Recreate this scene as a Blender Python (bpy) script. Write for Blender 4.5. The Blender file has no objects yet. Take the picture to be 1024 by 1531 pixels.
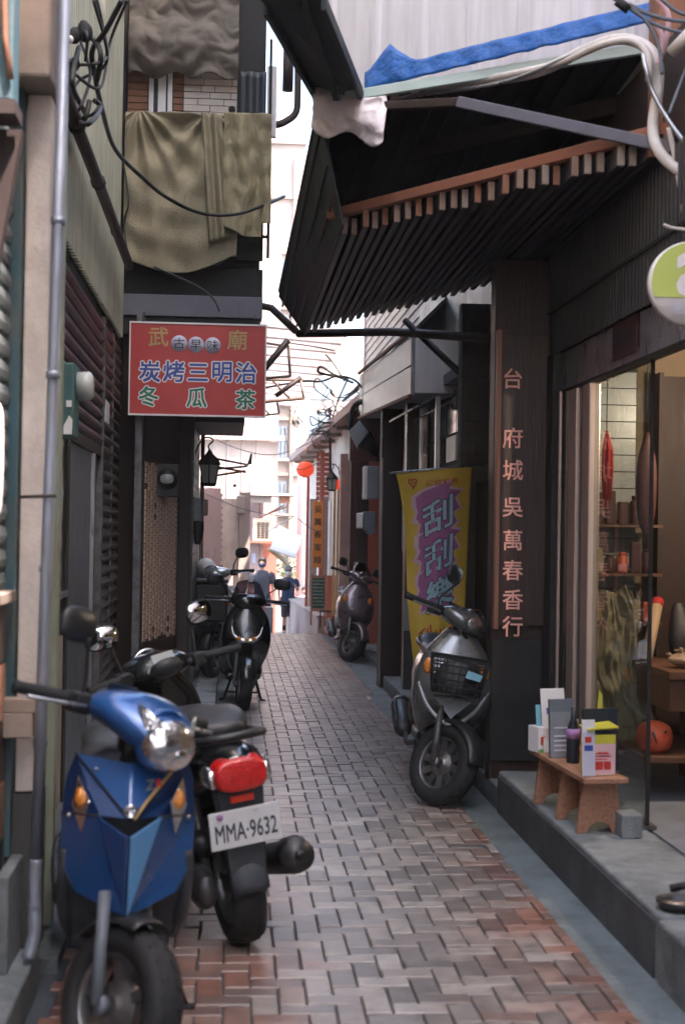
import bpy, bmesh, math, random
from mathutils import Vector, Matrix, noise
R = math.radians
rnd = random.Random(7)
SC = bpy.context.scene
COL = SC.collection

# ---------------------------------------------------------------- camera
F = 2133.0; CX = 512.0; CY = 765.5
H = 1.5
_y = Vector((345 - CX, -(790 - CY), -F)).normalized()          # world +Y seen in camera axes
_u = Vector((math.sin(R(0.95)), math.cos(R(0.95)), 0.0))
_u = (_u - _y * _u.dot(_y)).normalized()
_x = _y.cross(_u).normalized()
CAMROT = Matrix((_x, _y, _u))                                  # camera axes -> world axes
cam = bpy.data.cameras.new('camera'); camo = bpy.data.objects.new('camera', cam); COL.objects.link(camo)
camo.matrix_world = Matrix.Translation((0, 0, H)) @ CAMROT.to_4x4()
cam.sensor_fit = 'HORIZONTAL'; cam.sensor_width = 24; cam.lens = 50 * F / 2133.33
cam.clip_start = .05; cam.clip_end = 900
cam.dof.use_dof = True; cam.dof.focus_distance = 10.5; cam.dof.aperture_fstop = 3.2
SC.camera = camo
EYE = Vector((0, 0, H))
def ray(px, py): return CAMROT @ Vector((px - CX, CY - py, -F))
def at(px, py, Y): r = ray(px, py); return EYE + r * (Y / r.y)
def onx(px, py, X): r = ray(px, py); return EYE + r * (X / r.x)
def onz(px, py, Z): r = ray(px, py); return EYE + r * ((Z - H) / r.z)

# ---------------------------------------------------------------- light
SUN_EL, SUN_AZ = 57, 140         # azimuth measured from +Y (down the alley) towards +X
w = bpy.data.worlds.new('World'); SC.world = w; w.use_nodes = True
nt = w.node_tree; nt.nodes.clear()
sky = nt.nodes.new('ShaderNodeTexSky'); sky.sky_type = 'NISHITA'; sky.sun_disc = False
sky.sun_elevation = R(SUN_EL); sky.sun_rotation = R(SUN_AZ)
sky.air_density = 1.2; sky.dust_density = 3.5; sky.ozone_density = .8
bg = nt.nodes.new('ShaderNodeBackground'); bg.inputs[1].default_value = .15
ow = nt.nodes.new('ShaderNodeOutputWorld')
nt.links.new(sky.outputs[0], bg.inputs[0]); nt.links.new(bg.outputs[0], ow.inputs[0])
sl = bpy.data.lights.new('sun', 'SUN'); sl.energy = 3.0; sl.angle = R(.6); sl.color = (1, .84, .78)
so = bpy.data.objects.new('sun', sl); COL.objects.link(so)
sd = Vector((math.sin(R(SUN_AZ)) * math.cos(R(SUN_EL)), math.cos(R(SUN_AZ)) * math.cos(R(SUN_EL)), math.sin(R(SUN_EL))))
so.rotation_euler = sd.to_track_quat('Z', 'Y').to_euler()
SC.view_settings.view_transform = 'Standard'; SC.view_settings.look = 'None'
SC.view_settings.exposure = 2.8; SC.view_settings.gamma = 1
SC.view_settings.use_curve_mapping = False
SC.cycles.use_denoising = True
SC.cycles.max_bounces = 8; SC.cycles.volume_bounces = 0
SC.cycles.sample_clamp_indirect = 6

# ---------------------------------------------------------------- materials
def new_mat(name):
    m = bpy.data.materials.new(name); m.use_nodes = True
    return m, m.node_tree, m.node_tree.nodes['Principled BSDF']
def mat(name, col, rough=.6, metal=0, var=.25, scale=6, bump=.15, bscale=60, dirt=None, dirt_amt=.5, dscale=3,
        emit=0, coat=0, trans=0, alpha=1, stretch=(1, 1, 1), flake=0, spec=None):
    m, t, b = new_mat(name); N = t.nodes; L = t.links
    tc = N.new('ShaderNodeNewGeometry'); mp = N.new('ShaderNodeMapping'); mp.inputs['Scale'].default_value = stretch
    L.new(tc.outputs['Position'], mp.inputs[0])
    n1 = N.new('ShaderNodeTexNoise'); n1.inputs['Scale'].default_value = scale; n1.inputs['Detail'].default_value = 6
    L.new(mp.outputs[0], n1.inputs['Vector'])
    mx = N.new('ShaderNodeMix'); mx.data_type = 'RGBA'
    c1 = [c * (1 - var) for c in col]; c2 = [min(1, c * (1 + var)) for c in col]
    mx.inputs[6].default_value = (*c1, 1); mx.inputs[7].default_value = (*c2, 1)
    L.new(n1.outputs[0], mx.inputs[0]); out = mx.outputs[2]
    if dirt:
        n2 = N.new('ShaderNodeTexNoise'); n2.inputs['Scale'].default_value = dscale; n2.inputs['Detail'].default_value = 8
        n2.inputs['Roughness'].default_value = .65
        L.new(mp.outputs[0], n2.inputs['Vector'])
        rp = N.new('ShaderNodeValToRGB'); rp.color_ramp.elements[0].position = .45; rp.color_ramp.elements[1].position = .68
        L.new(n2.outputs[0], rp.inputs[0])
        ml = N.new('ShaderNodeMath'); ml.operation = 'MULTIPLY'; ml.inputs[1].default_value = dirt_amt
        L.new(rp.outputs[0], ml.inputs[0])
        m2 = N.new('ShaderNodeMix'); m2.data_type = 'RGBA'; m2.inputs[7].default_value = (*dirt, 1)
        L.new(ml.outputs[0], m2.inputs[0]); L.new(out, m2.inputs[6]); out = m2.outputs[2]
    L.new(out, b.inputs['Base Color'])
    rr = N.new('ShaderNodeMapRange'); rr.inputs[3].default_value = max(0, rough - .12 * (rough > .15)); rr.inputs[4].default_value = min(1, rough + .12 * (rough > .15))
    L.new(n1.outputs[0], rr.inputs[0]); L.new(rr.outputs[0], b.inputs['Roughness'])
    b.inputs['Metallic'].default_value = metal; b.inputs['Coat Weight'].default_value = coat; b.inputs['Coat Roughness'].default_value = .08
    b.inputs['Transmission Weight'].default_value = trans; b.inputs['Alpha'].default_value = alpha
    if spec is not None: b.inputs['Specular IOR Level'].default_value = spec
    if emit: b.inputs['Emission Color'].default_value = (*col, 1); b.inputs['Emission Strength'].default_value = emit
    if bump:
        n3 = N.new('ShaderNodeTexNoise'); n3.inputs['Scale'].default_value = bscale; n3.inputs['Detail'].default_value = 4
        L.new(mp.outputs[0], n3.inputs['Vector'])
        bp = N.new('ShaderNodeBump'); bp.inputs['Strength'].default_value = bump; bp.inputs['Distance'].default_value = .01
        L.new(n3.outputs[0], bp.inputs['Height']); L.new(bp.outputs[0], b.inputs['Normal'])
    return m
M = {}
def dm(k, *a, **kw): M[k] = mat(k, *a, **kw)
dm('concrete', (.2, .22, .23), .85, dirt=(.07, .08, .085), dirt_amt=.8, dscale=3.5, var=.35, scale=18, bump=.7, bscale=90)
dm('concrete_dark', (.05, .054, .06), .8, dirt=(.16, .17, .18), dscale=3, bump=.4, bscale=70)
dm('gutter', (.14, .175, .19), .7, dirt=(.06, .07, .07), dirt_amt=.75, dscale=3.2, var=.3, scale=15, bump=.6, bscale=80)
dm('plaster', (.74, .64, .57), .8, dirt=(.42, .33, .27), dscale=5, dirt_amt=.5, bump=.3)
dm('plaster_pink', (.46, .33, .3), .8, dirt=(.42, .3, .26), dscale=2, dirt_amt=.4, bump=.2)
dm('mortar', (.06, .07, .08), .9, bump=.5)
dm('steel', (.42, .44, .48), .3, metal=.85, dirt=(.2, .17, .15), dirt_amt=.35, dscale=7, stretch=(4, 4, .6))
dm('galv', (.3, .33, .4), .5, metal=.5, dirt=(.16, .15, .15), dirt_amt=.5, dscale=9, stretch=(3, 3, .5))
dm('pinkish_aluminium', (.62, .5, .44), .38, metal=.75, var=.12, stretch=(6, 6, .3), bump=.03)
dm('shutter', (.06, .048, .046), .38, metal=.3, dirt=(.13, .09, .08), dscale=5, bump=.1, stretch=(.4, .4, 3))
dm('shutter_red', (.075, .04, .048), .34, metal=.35, dirt=(.14, .1, .1), dscale=5, bump=.1, stretch=(.4, .4, 3))
dm('shutter_grey', (.16, .19, .2), .55, metal=.3, dirt=(.1, .09, .08), dscale=5)
dm('corrugated_cream', (.36, .37, .3), .6, metal=.15, dirt=(.2, .2, .15), dirt_amt=.55, dscale=2.5, stretch=(2, 2, .5), bump=.05)
dm('corrugated_dark', (.04, .042, .045), .5, metal=.4, dirt=(.08, .07, .06), dscale=4, bump=.05)
dm('white_panel', (.66, .64, .66), .5, dirt=(.42, .4, .4), dscale=2, dirt_amt=.4, stretch=(3, 3, .35), bump=.03)
dm('white_wall', (.42, .345, .31), .7, dirt=(.28, .22, .195), dscale=1.5, dirt_amt=.7, bump=.1, stretch=(1, 1, .4))
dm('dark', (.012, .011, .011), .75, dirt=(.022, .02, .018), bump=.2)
dm('dark_brown', (.035, .02, .017), .6, dirt=(.03, .02, .018), bump=.2, stretch=(5, 5, .6))
dm('maroon', (.07, .02, .018), .55, dirt=(.05, .02, .02), bump=.2)
dm('terracotta', (.42, .13, .09), .7, dirt=(.26, .09, .07), bump=.2)
dm('rust_pipe', (.045, .035, .035), .6, metal=.3, dirt=(.09, .05, .04), dscale=12)
dm('rust', (.26, .12, .07), .8, dirt=(.12, .06, .04), dscale=9)
dm('batten', (.25, .165, .12), .75, dirt=(.12, .08, .06), dscale=12)
dm('slat_dark', (.026, .023, .026), .5, dirt=(.06, .05, .05), dscale=6)
dm('orange_beam', (.3, .12, .07), .7, dirt=(.16, .07, .05), dscale=8)
dm('mint_trim', (.5, .62, .58), .5, dirt=(.35, .4, .38), bump=.03)
dm('blue_tarp', (.01, .1, .36), .45, var=.45, scale=22, bump=1, bscale=30)
dm('plastic_wrap', (.75, .66, .66), .35, var=.1, bump=.5, bscale=30)
dm('awning_green', (.02, .033, .038), .6, dirt=(.035, .05, .055), dscale=5, bump=.2)
dm('tarp_khaki', (.26, .225, .145), .75, var=.3, dirt=(.1, .085, .055), dscale=6, bump=.6, bscale=90)
dm('tarp_khaki_pale', (.27, .235, .14), .75, var=.3, dirt=(.14, .12, .07), dscale=4, bump=.35, bscale=40)
dm('tarp_tan', (.13, .11, .09), .8, var=.35, dirt=(.07, .06, .05), dscale=2.2, dirt_amt=.8, bump=.4, bscale=30)
dm('beam_grey', (.13, .13, .16), .7, dirt=(.07, .07, .08), dscale=6)
dm('sign_red', (.42, .03, .028), .45, var=.2, scale=3, dirt=(.5, .09, .05), dscale=3, dirt_amt=.35, bump=.12, bscale=18)
dm('sign_white', (.75, .73, .72), .5, var=.05, bump=.03)
dm('gold_paint', (.42, .28, .1), .5, bump=.03)
dm('blue_paint', (.03, .06, .3), .5, bump=.03)
dm('green_paint', (.015, .16, .09), .5, bump=.03)
dm('disc_grey', (.5, .5, .62), .5, bump=.03)
dm('ink', (.015, .02, .03), .5, bump=.03)
dm('red_paint', (.5, .04, .03), .5, bump=.03)
dm('rose_letter', (.8, .4, .33), .55, bump=.03, emit=0)
dm('board_wood', (.032, .015, .012), .45, var=.5, dirt=(.075, .04, .03), stretch=(20, 8, .7), dscale=3, bump=.4, bscale=10)
dm('wood_edge', (.3, .13, .08), .5, dirt=(.17, .08, .05), stretch=(8, 8, .5))
dm('orange_sign', (.6, .2, .03), .55, var=.12, bump=.1)
dm('banner_yellow', (.66, .46, .06), .6, var=.12, dirt=(.4, .28, .02), dscale=2.5, bump=.1)
dm('banner_purple', (.36, .12, .3), .6, var=.15, bump=.03)
dm('banner_pink', (.6, .42, .5), .6, bump=.03)
dm('banner_cyan', (.36, .56, .68), .6, var=.15, bump=.03)
dm('bench_wood', (.36, .18, .11), .55, var=.35, dirt=(.17, .08, .05), dirt_amt=.8, stretch=(22, 1.5, 22), dscale=3, bump=.5, bscale=8)
dm('table_wood', (.12, .055, .028), .45, dirt=(.07, .03, .02), stretch=(2, 6, 6))
dm('wood_grey', (.3, .24, .2), .8, dirt=(.16, .12, .1), stretch=(6, 1, 6))
dm('rubber', (.014, .015, .017), .75, var=.3, bump=.3, bscale=120)
dm('black_plastic', (.014, .015, .017), .42, dirt=(.045, .045, .048), dscale=14, dirt_amt=.4, bump=.1, bscale=200)
dm('matt_plastic', (.032, .039, .05), .55, dirt=(.08, .085, .095), dscale=12, bump=.15, bscale=200)
dm('seat_vinyl', (.025, .026, .03), .4, bump=.25, bscale=150)
dm('paint_blue', (.014, .085, .29), .3, metal=.3, var=.1, coat=.7, dirt=(.05, .1, .2), dirt_amt=.25, dscale=14, bump=.015)
dm('paint_blue_lit', (.1, .26, .5), .36, metal=.3, var=.1, coat=.6, dirt=(.1, .2, .36), dirt_amt=.3, dscale=14, bump=.015)
dm('paint_navy', (.007, .035, .13), .32, metal=.3, var=.1, coat=.6, dirt=(.03, .06, .13), dirt_amt=.25, dscale=14, bump=.015)
dm('paint_black', (.006, .008, .009), .22, coat=.6, var=.1, bump=.01)
dm('paint_grey', (.14, .15, .16), .28, metal=.6, coat=.6, var=.1, dirt=(.17, .17, .17), dirt_amt=.3, bump=.01)
dm('paint_taupe', (.16, .13, .15), .3, metal=.6, coat=.6, var=.1, bump=.01)
dm('paint_silver', (.35, .37, .4), .3, metal=.5, coat=.5, var=.08, bump=.01)
dm('chrome', (.65, .66, .7), .14, metal=1, var=.05, bump=0)
dm('engine_metal', (.16, .16, .165), .5, metal=.7, dirt=(.05, .045, .04), dscale=16, dirt_amt=.7)
dm('rim_metal', (.2, .2, .21), .35, metal=.8, dirt=(.08, .075, .07), dscale=14)
dm('exhaust', (.05, .055, .065), .45, metal=.4, dirt=(.09, .07, .06), dscale=15)
dm('mirror_glass', (.85, .88, .9), .03, metal=1, var=.02, bump=0)
dm('lamp_clear', (.85, .87, .9), .1, metal=.95, var=.1, scale=30, bump=1, bscale=28, coat=1)
dm('lamp_amber', (.7, .24, .03), .12, var=.2, bump=.5, bscale=90, coat=.8)
dm('lamp_red', (.55, .012, .01), .14, var=.3, scale=40, bump=.6, bscale=110, coat=.8)
dm('reflector_red', (.75, .05, .02), .25, var=.1, bump=.3, bscale=200)
dm('plate_white', (.72, .74, .76), .45, var=.04, dirt=(.5, .48, .45), dirt_amt=.3, dscale=20, bump=.03)
dm('plate_ink', (.03, .04, .06), .5, bump=.02)
dm('meter_teal', (.035, .11, .115), .55, dirt=(.1, .14, .13), dscale=9, bump=.1)
dm('meter_grey', (.2, .22, .25), .5, dirt=(.12, .12, .13), dscale=8)
dm('door_grey', (.11, .12, .14), .38, metal=.3, dirt=(.07, .07, .075), dscale=2)
dm('glossy_steel', (.55, .5, .46), .22, metal=.9, var=.15, bump=.9, bscale=5, stretch=(1, 1, .6))
dm('teal_paint', (.04, .1, .125), .6, dirt=(.16, .13, .09), dscale=4)
dm('sage_paint', (.3, .35, .28), .6, dirt=(.24, .18, .1), dscale=4)
dm('white_tile', (.38, .4, .41), .3, var=.12, bump=.03)
dm('grey_tile', (.075, .072, .07), .4, var=.2, dirt=(.05, .05, .05), bump=.05)
dm('mosaic_tile', (.6, .42, .32), .2, var=.5, scale=30, bump=.4, bscale=60, coat=.5)
dm('pink_tile', (.42, .28, .265), .55, var=.1, bump=.05)
dm('beige_siding', (.4, .32, .24), .6, dirt=(.28, .22, .17), dscale=3, stretch=(1, .5, 3))
dm('cream_panel', (.5, .42, .36), .35, dirt=(.36, .29, .24), dscale=2.5)
dm('lantern_red', (.7, .06, .02), .55, var=.15, emit=.12)
dm('lamp_iron', (.025, .022, .022), .5, metal=.3)
dm('frosted_glass', (.4, .43, .42), .3, var=.1, bump=.05)
dm('shop_cream', (.24, .18, .12), .75, dirt=(.28, .2, .12))
dm('curtain_red', (.35, .02, .02), .8)
dm('pumpkin', (.5, .09, .04), .45, var=.15, bump=.15, bscale=20)
dm('paper_white', (.66, .66, .68), .6, var=.05, bump=.03)
dm('paper_pink', (.65, .42, .45), .6, bump=.03)
dm('paper_yellow', (.55, .5, .05), .5, bump=.03)
dm('paper_cyan', (.2, .45, .55), .5, bump=.03)
dm('paper_green', (.15, .35, .1), .5, bump=.03)
dm('kraft', (.35, .25, .16), .7)
dm('lilac', (.4, .2, .45), .5, bump=.03)
dm('cable_black', (.018, .018, .02), .55, bump=.05)
dm('cable_grey', (.12, .14, .17), .55, bump=.05)
dm('conduit', (.62, .58, .54), .5, dirt=(.42, .36, .3), dscale=10, bump=.05)
dm('lime_disc', (.5, .58, .14), .45, var=.08, bump=.02)
dm('skin', (.5, .29, .21), .55, var=.08, bump=.05)
dm('hair', (.03, .018, .014), .5)
dm('tshirt_grey', (.035, .038, .052), .85, bump=.3)
dm('tshirt_navy', (.02, .035, .085), .85, bump=.3)
dm('trousers', (.02, .021, .027), .85)
dm('mask_blue', (.03, .06, .13), .7)
dm('mask_white', (.7, .66, .68), .7)
dm('cap_grey', (.12, .13, .14), .8)
dm('shoe', (.03, .03, .03), .6)
dm('leaf', (.06, .12, .03), .5, var=.5, scale=30, bump=0)
dm('leaf_pale', (.12, .17, .06), .5, var=.4, scale=30, bump=0)
dm('petal', (.75, .7, .62), .5, bump=0)
dm('bark', (.12, .08, .05), .9)
dm('chalk_green', (.02, .09, .075), .7)
dm('chalk', (.5, .55, .5), .9)
dm('awning_white', (.5, .46, .42), .6, dirt=(.36, .32, .28), dscale=2)
dm('van_white', (.62, .64, .66), .3, coat=.5, bump=0)
dm('window_dark', (.02, .03, .04), .08, bump=0, spec=.8)
dm('window_blue', (.14, .2, .26), .1, bump=0, spec=.9)
dm('roof_white', (.7, .68, .7), .5, var=.08, bump=.02)
dm('truss_brown', (.11, .07, .05), .7)
dm('asphalt', (.07, .07, .075), .9)
dm('ac_beige', (.6, .45, .34), .6, bump=.02)
dm('teal_cloth', (.05, .35, .3), .7)
dm('bulb', (1, .6, .28), .5, emit=12, bump=0)
def glass_mat(name, tint, rough=.02, mixv=.82):
    m = bpy.data.materials.new(name); m.use_nodes = True; t = m.node_tree; t.nodes.clear()
    o = t.nodes.new('ShaderNodeOutputMaterial'); mx = t.nodes.new('ShaderNodeMixShader')
    tr = t.nodes.new('ShaderNodeBsdfTransparent'); tr.inputs[0].default_value = (*tint, 1)
    gl = t.nodes.new('ShaderNodeBsdfGlossy'); gl.inputs['Roughness'].default_value = rough
    fr = t.nodes.new('ShaderNodeFresnel'); fr.inputs[0].default_value = 1.5
    ge = t.nodes.new('ShaderNodeNewGeometry'); iv = t.nodes.new('ShaderNodeMath'); iv.operation = 'SUBTRACT'; iv.inputs[0].default_value = 1; t.links.new(ge.outputs['Backfacing'], iv.inputs[1])
    ml = t.nodes.new('ShaderNodeMath'); ml.operation = 'MULTIPLY'; t.links.new(fr.outputs[0], ml.inputs[0]); t.links.new(iv.outputs[0], ml.inputs[1])
    t.links.new(ml.outputs[0], mx.inputs[0]); t.links.new(tr.outputs[0], mx.inputs[1]); t.links.new(gl.outputs[0], mx.inputs[2])
    t.links.new(mx.outputs[0], o.inputs[0]); M[name] = m
glass_mat('glass', (.8, .84, .82)); glass_mat('smoke_screen', (.42, .38, .42))

def brick_mat():
    m, t, b = new_mat('paving_brick'); N = t.nodes; L = t.links
    g = N.new('ShaderNodeNewGeometry'); oi = N.new('ShaderNodeObjectInfo')
    ad = N.new('ShaderNodeMath'); ad.operation = 'ADD'; L.new(g.outputs['Random Per Island'], ad.inputs[0]); L.new(oi.outputs['Random'], ad.inputs[1])
    frc = N.new('ShaderNodeMath'); frc.operation = 'FRACT'; L.new(ad.outputs[0], frc.inputs[0])
    r1 = N.new('ShaderNodeValToRGB'); e = r1.color_ramp.elements
    e[0].position = 0; e[0].color = (.15, .13, .12, 1); e[1].position = 1; e[1].color = (.34, .31, .29, 1)
    x = e.new(.3); x.color = (.2, .175, .163, 1); x = e.new(.6); x.color = (.235, .2, .185, 1); x = e.new(.85); x.color = (.3, .262, .24, 1)
    L.new(frc.outputs[0], r1.inputs[0])
    # unworn red clay towards the edges of the lane and near the viewer; trodden grey in the middle (traffic wear)
    r2 = N.new('ShaderNodeValToRGB'); e = r2.color_ramp.elements
    e[0].color = (.13, .055, .042, 1); e[1].color = (.28, .135, .1, 1)
    L.new(frc.outputs[0], r2.inputs[0])
    sx = N.new('ShaderNodeSeparateXYZ'); L.new(g.outputs['Position'], sx.inputs[0])
    ab = N.new('ShaderNodeMath'); ab.operation = 'SUBTRACT'; ab.inputs[1].default_value = .55; L.new(sx.outputs[0], ab.inputs[0])
    ab2 = N.new('ShaderNodeMath'); ab2.operation = 'ABSOLUTE'; L.new(ab.outputs[0], ab2.inputs[0])
    nz = N.new('ShaderNodeTexNoise'); nz.inputs['Scale'].default_value = 1.6; nz.inputs['Detail'].default_value = 7; L.new(g.outputs['Position'], nz.inputs['Vector'])
    m1 = N.new('ShaderNodeMath'); m1.operation = 'MULTIPLY_ADD'; m1.inputs[1].default_value = 1.1; L.new(nz.outputs[0], m1.inputs[0]); L.new(ab2.outputs[0], m1.inputs[2])
    yy = N.new('ShaderNodeMapRange'); yy.inputs[1].default_value = 4.0; yy.inputs[2].default_value = 8.5; yy.inputs[3].default_value = .3; yy.inputs[4].default_value = -.12
    L.new(sx.outputs[1], yy.inputs[0])
    m3 = N.new('ShaderNodeMath'); m3.operation = 'ADD'; L.new(m1.outputs[0], m3.inputs[0]); L.new(yy.outputs[0], m3.inputs[1])
    rg = N.new('ShaderNodeMapRange'); rg.inputs[1].default_value = 1.27; rg.inputs[2].default_value = 1.85
    mm = N.new('ShaderNodeMath'); mm.operation = 'MULTIPLY_ADD'; mm.inputs[1].default_value = .42
    fr2 = N.new('ShaderNodeMath'); fr2.operation = 'MULTIPLY'; fr2.inputs[1].default_value = 7.13; fr3 = N.new('ShaderNodeMath'); fr3.operation = 'FRACT'
    L.new(frc.outputs[0], fr2.inputs[0]); L.new(fr2.outputs[0], fr3.inputs[0]); L.new(fr3.outputs[0], mm.inputs[0]); L.new(m3.outputs[0], mm.inputs[2]); L.new(mm.outputs[0], rg.inputs[0])
    mx = N.new('ShaderNodeMix'); mx.data_type = 'RGBA'; L.new(rg.outputs[0], mx.inputs[0]); L.new(r1.outputs[0], mx.inputs[6]); L.new(r2.outputs[0], mx.inputs[7])
    n2 = N.new('ShaderNodeTexNoise'); n2.inputs['Scale'].default_value = 14; n2.inputs['Detail'].default_value = 8; L.new(g.outputs['Position'], n2.inputs['Vector'])
    hs = N.new('ShaderNodeMix'); hs.data_type = 'RGBA'; hs.blend_type = 'MULTIPLY'; hs.inputs[0].default_value = .6
    r3 = N.new('ShaderNodeValToRGB'); r3.color_ramp.elements[0].position = .3; r3.color_ramp.elements[0].color = (.5, .5, .52, 1)
    r3.color_ramp.elements[1].position = .7; r3.color_ramp.elements[1].color = (1.35, 1.35, 1.35, 1)
    L.new(n2.outputs[0], r3.inputs[0]); L.new(mx.outputs[2], hs.inputs[6]); L.new(r3.outputs[0], hs.inputs[7])
    L.new(hs.outputs[2], b.inputs['Base Color'])
    ro = N.new('ShaderNodeMapRange'); ro.inputs[3].default_value = .2; ro.inputs[4].default_value = .5; L.new(n2.outputs[0], ro.inputs[0]); L.new(ro.outputs[0], b.inputs['Roughness'])
    bp = N.new('ShaderNodeBump'); bp.inputs['Strength'].default_value = .35; bp.inputs['Distance'].default_value = .006
    n4 = N.new('ShaderNodeTexNoise'); n4.inputs['Scale'].default_value = 45; n4.inputs['Detail'].default_value = 6; L.new(g.outputs['Position'], n4.inputs['Vector'])
    L.new(n4.outputs[0], bp.inputs['Height']); L.new(bp.outputs[0], b.inputs['Normal'])
    M['brick'] = m
brick_mat()

# ---------------------------------------------------------------- object helpers
def tag(o, label=None, cat=None, group=None, kind=None):
    if label: o['label'] = label
    if cat: o['category'] = cat
    if group: o['group'] = group
    if kind: o['kind'] = kind
    return o
ROOT = {}
def thing(name, label, cat, loc=(0, 0, 0), rot=(0, 0, 0), group=None):
    o = bpy.data.objects.new(name, None); COL.objects.link(o); o.location = loc; o.rotation_euler = rot
    o.empty_display_size = .1; ROOT[o.name] = Vector(loc)
    return tag(o, label, cat, group)
def add(o, name, parent):                      # a repeat of o sharing its mesh
    c = o.copy(); c.parent = parent; COL.objects.link(c); c.name = name; return c
def dup_tree(o, parent=None):
    c = o.copy(); COL.objects.link(c); c.parent = parent
    for ch in list(o.children): dup_tree(ch, c)
    return c

class MB:
    def __init__(s): s.v = []; s.f = []; s.mi = []; s.cur = 0; s.X = None; s.sm = []; s.smooth = False
    def _add(s, vs, fs):
        n = len(s.v)
        for p in vs:
            p = Vector(p)
            if s.X is not None: p = s.X @ p
            s.v.append(p)
        for f in fs: s.f.append([n + i for i in f]); s.mi.append(s.cur); s.sm.append(s.smooth)
        return s
    def box(s, a, b, bev=0):
        x0, x1 = sorted((a[0], b[0])); y0, y1 = sorted((a[1], b[1])); z0, z1 = sorted((a[2], b[2]))
        return s.hexa([(x0, y0, z0), (x1, y0, z0), (x1, y1, z0), (x0, y1, z0)], [(x0, y0, z1), (x1, y0, z1), (x1, y1, z1), (x0, y1, z1)])
    def hexa(s, lo, hi):
        return s._add(list(lo) + list(hi), [(3, 2, 1, 0), (4, 5, 6, 7), (0, 1, 5, 4), (1, 2, 6, 5), (2, 3, 7, 6), (3, 0, 4, 7)])
    def prism(s, poly, d):                      # polygon of 3D points extruded by the vector d
        n = len(poly); d = Vector(d); hi = [Vector(p) + d for p in poly]
        return s._add(list(poly) + hi, [tuple(range(n - 1, -1, -1)), tuple(range(n, 2 * n))] + [(i, (i + 1) % n, n + (i + 1) % n, n + i) for i in range(n)])
    def quadsheet(s, a, b, c, d, t):            # thin slab on a quad
        a, b, c, d = map(Vector, (a, b, c, d)); n = (b - a).cross(d - a).normalized() * t
        return s.prism([a, b, c, d], n)
    def tube(s, pts, r, n=8, closed=False):
        pts = [Vector(p) for p in pts]; k = len(pts); rs = r if isinstance(r, (list, tuple)) else [r] * k
        T0 = (pts[1] - pts[0]).normalized(); up = Vector((0, 0, 1)) if abs(T0.z) < .9 else Vector((1, 0, 0))
        N0 = T0.cross(up).normalized(); vs = []; fs = []
        for i in range(k):
            if closed: T = (pts[(i + 1) % k] - pts[i - 1])
            else: T = pts[min(i + 1, k - 1)] - pts[max(i - 1, 0)]
            T.normalize(); N0 = (N0 - T * N0.dot(T))
            N0 = N0.normalized() if N0.length > 1e-6 else T.orthogonal().normalized()
            B = T.cross(N0)
            for j in range(n):
                a = 2 * math.pi * j / n; vs.append(pts[i] + (N0 * math.cos(a) + B * math.sin(a)) * rs[i])
        for i in range(k if closed else k - 1):
            i2 = (i + 1) % k
            for j in range(n): fs.append((i * n + j, i * n + (j + 1) % n, i2 * n + (j + 1) % n, i2 * n + j))
        if not closed: fs.append(tuple(range(n - 1, -1, -1))); fs.append(tuple((k - 1) * n + j for j in range(n)))
        old = s.smooth; s.smooth = True; s._add(vs, fs); s.smooth = old; return s
    def lathe(s, prof, o=(0, 0, 0), axis='x', n=28):      # prof: (radius, offset along axis); closed when first==last
        vs = []; fs = []; k = len(prof); closed = prof[0] == prof[-1]
        if closed: k -= 1
        for i in range(n):
            a = 2 * math.pi * i / n; c, q = math.cos(a), math.sin(a)
            for j in range(k):
                r, t = prof[j]
                p = {'x': (t, r * c, r * q), 'y': (r * c, t, r * q), 'z': (r * c, r * q, t)}[axis]
                vs.append(Vector(p) + Vector(o))
        for i in range(n):
            for j in range(k if closed else k - 1):
                j2 = (j + 1) % k; i2 = (i + 1) % n; fs.append((i * k + j, i2 * k + j, i2 * k + j2, i * k + j2))
        if not closed:
            if prof[0][0] > 1e-5: fs.append(tuple(i * k for i in range(n - 1, -1, -1)))
            if prof[-1][0] > 1e-5: fs.append(tuple(i * k + k - 1 for i in range(n)))
        old = s.smooth; s.smooth = True; s._add(vs, fs); s.smooth = old; return s
    def loft(s, secs, n=24, k=4, plane='y', cap=True):
        # section: (cx, cy, cz, a, b[, p]); plane 'y': x=a, z=b across; plane 'z': x=a, y=b across
        P = [tuple(q) + ((2.4,) if len(q) == 5 else ()) for q in secs]; Q = []
        for i in range(len(P) - 1):
            p0, p1, p2, p3 = P[max(i - 1, 0)], P[i], P[i + 1], P[min(i + 2, len(P) - 1)]
            for j in range(k):
                t = j / k
                Q.append([.5 * ((2 * b) + (-a + c) * t + (2 * a - 5 * b + 4 * c - d) * t * t + (-a + 3 * b - 3 * c + d) * t ** 3) for a, b, c, d in zip(p0, p1, p2, p3)])
        Q.append(list(P[-1])); vs = []; fs = []
        for cx, cy, cz, a, b, p in Q:
            a = max(a, .002); b = max(b, .002)
            for j in range(n):
                th = 2 * math.pi * j / n; c, q = math.cos(th), math.sin(th)
                u = math.copysign(abs(c) ** (2 / p), c) * a; v = math.copysign(abs(q) ** (2 / p), q) * b
                vs.append((cx + u, cy, cz + v) if plane == 'y' else (cx + u, cy + v, cz))
        for i in range(len(Q) - 1):
            for j in range(n): fs.append((i * n + j, i * n + (j + 1) % n, (i + 1) * n + (j + 1) % n, (i + 1) * n + j))
        if cap: fs.append(tuple(range(n - 1, -1, -1))); fs.append(tuple((len(Q) - 1) * n + j for j in range(n)))
        old = s.smooth; s.smooth = True; s._add(vs, fs); s.smooth = old; return s
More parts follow.
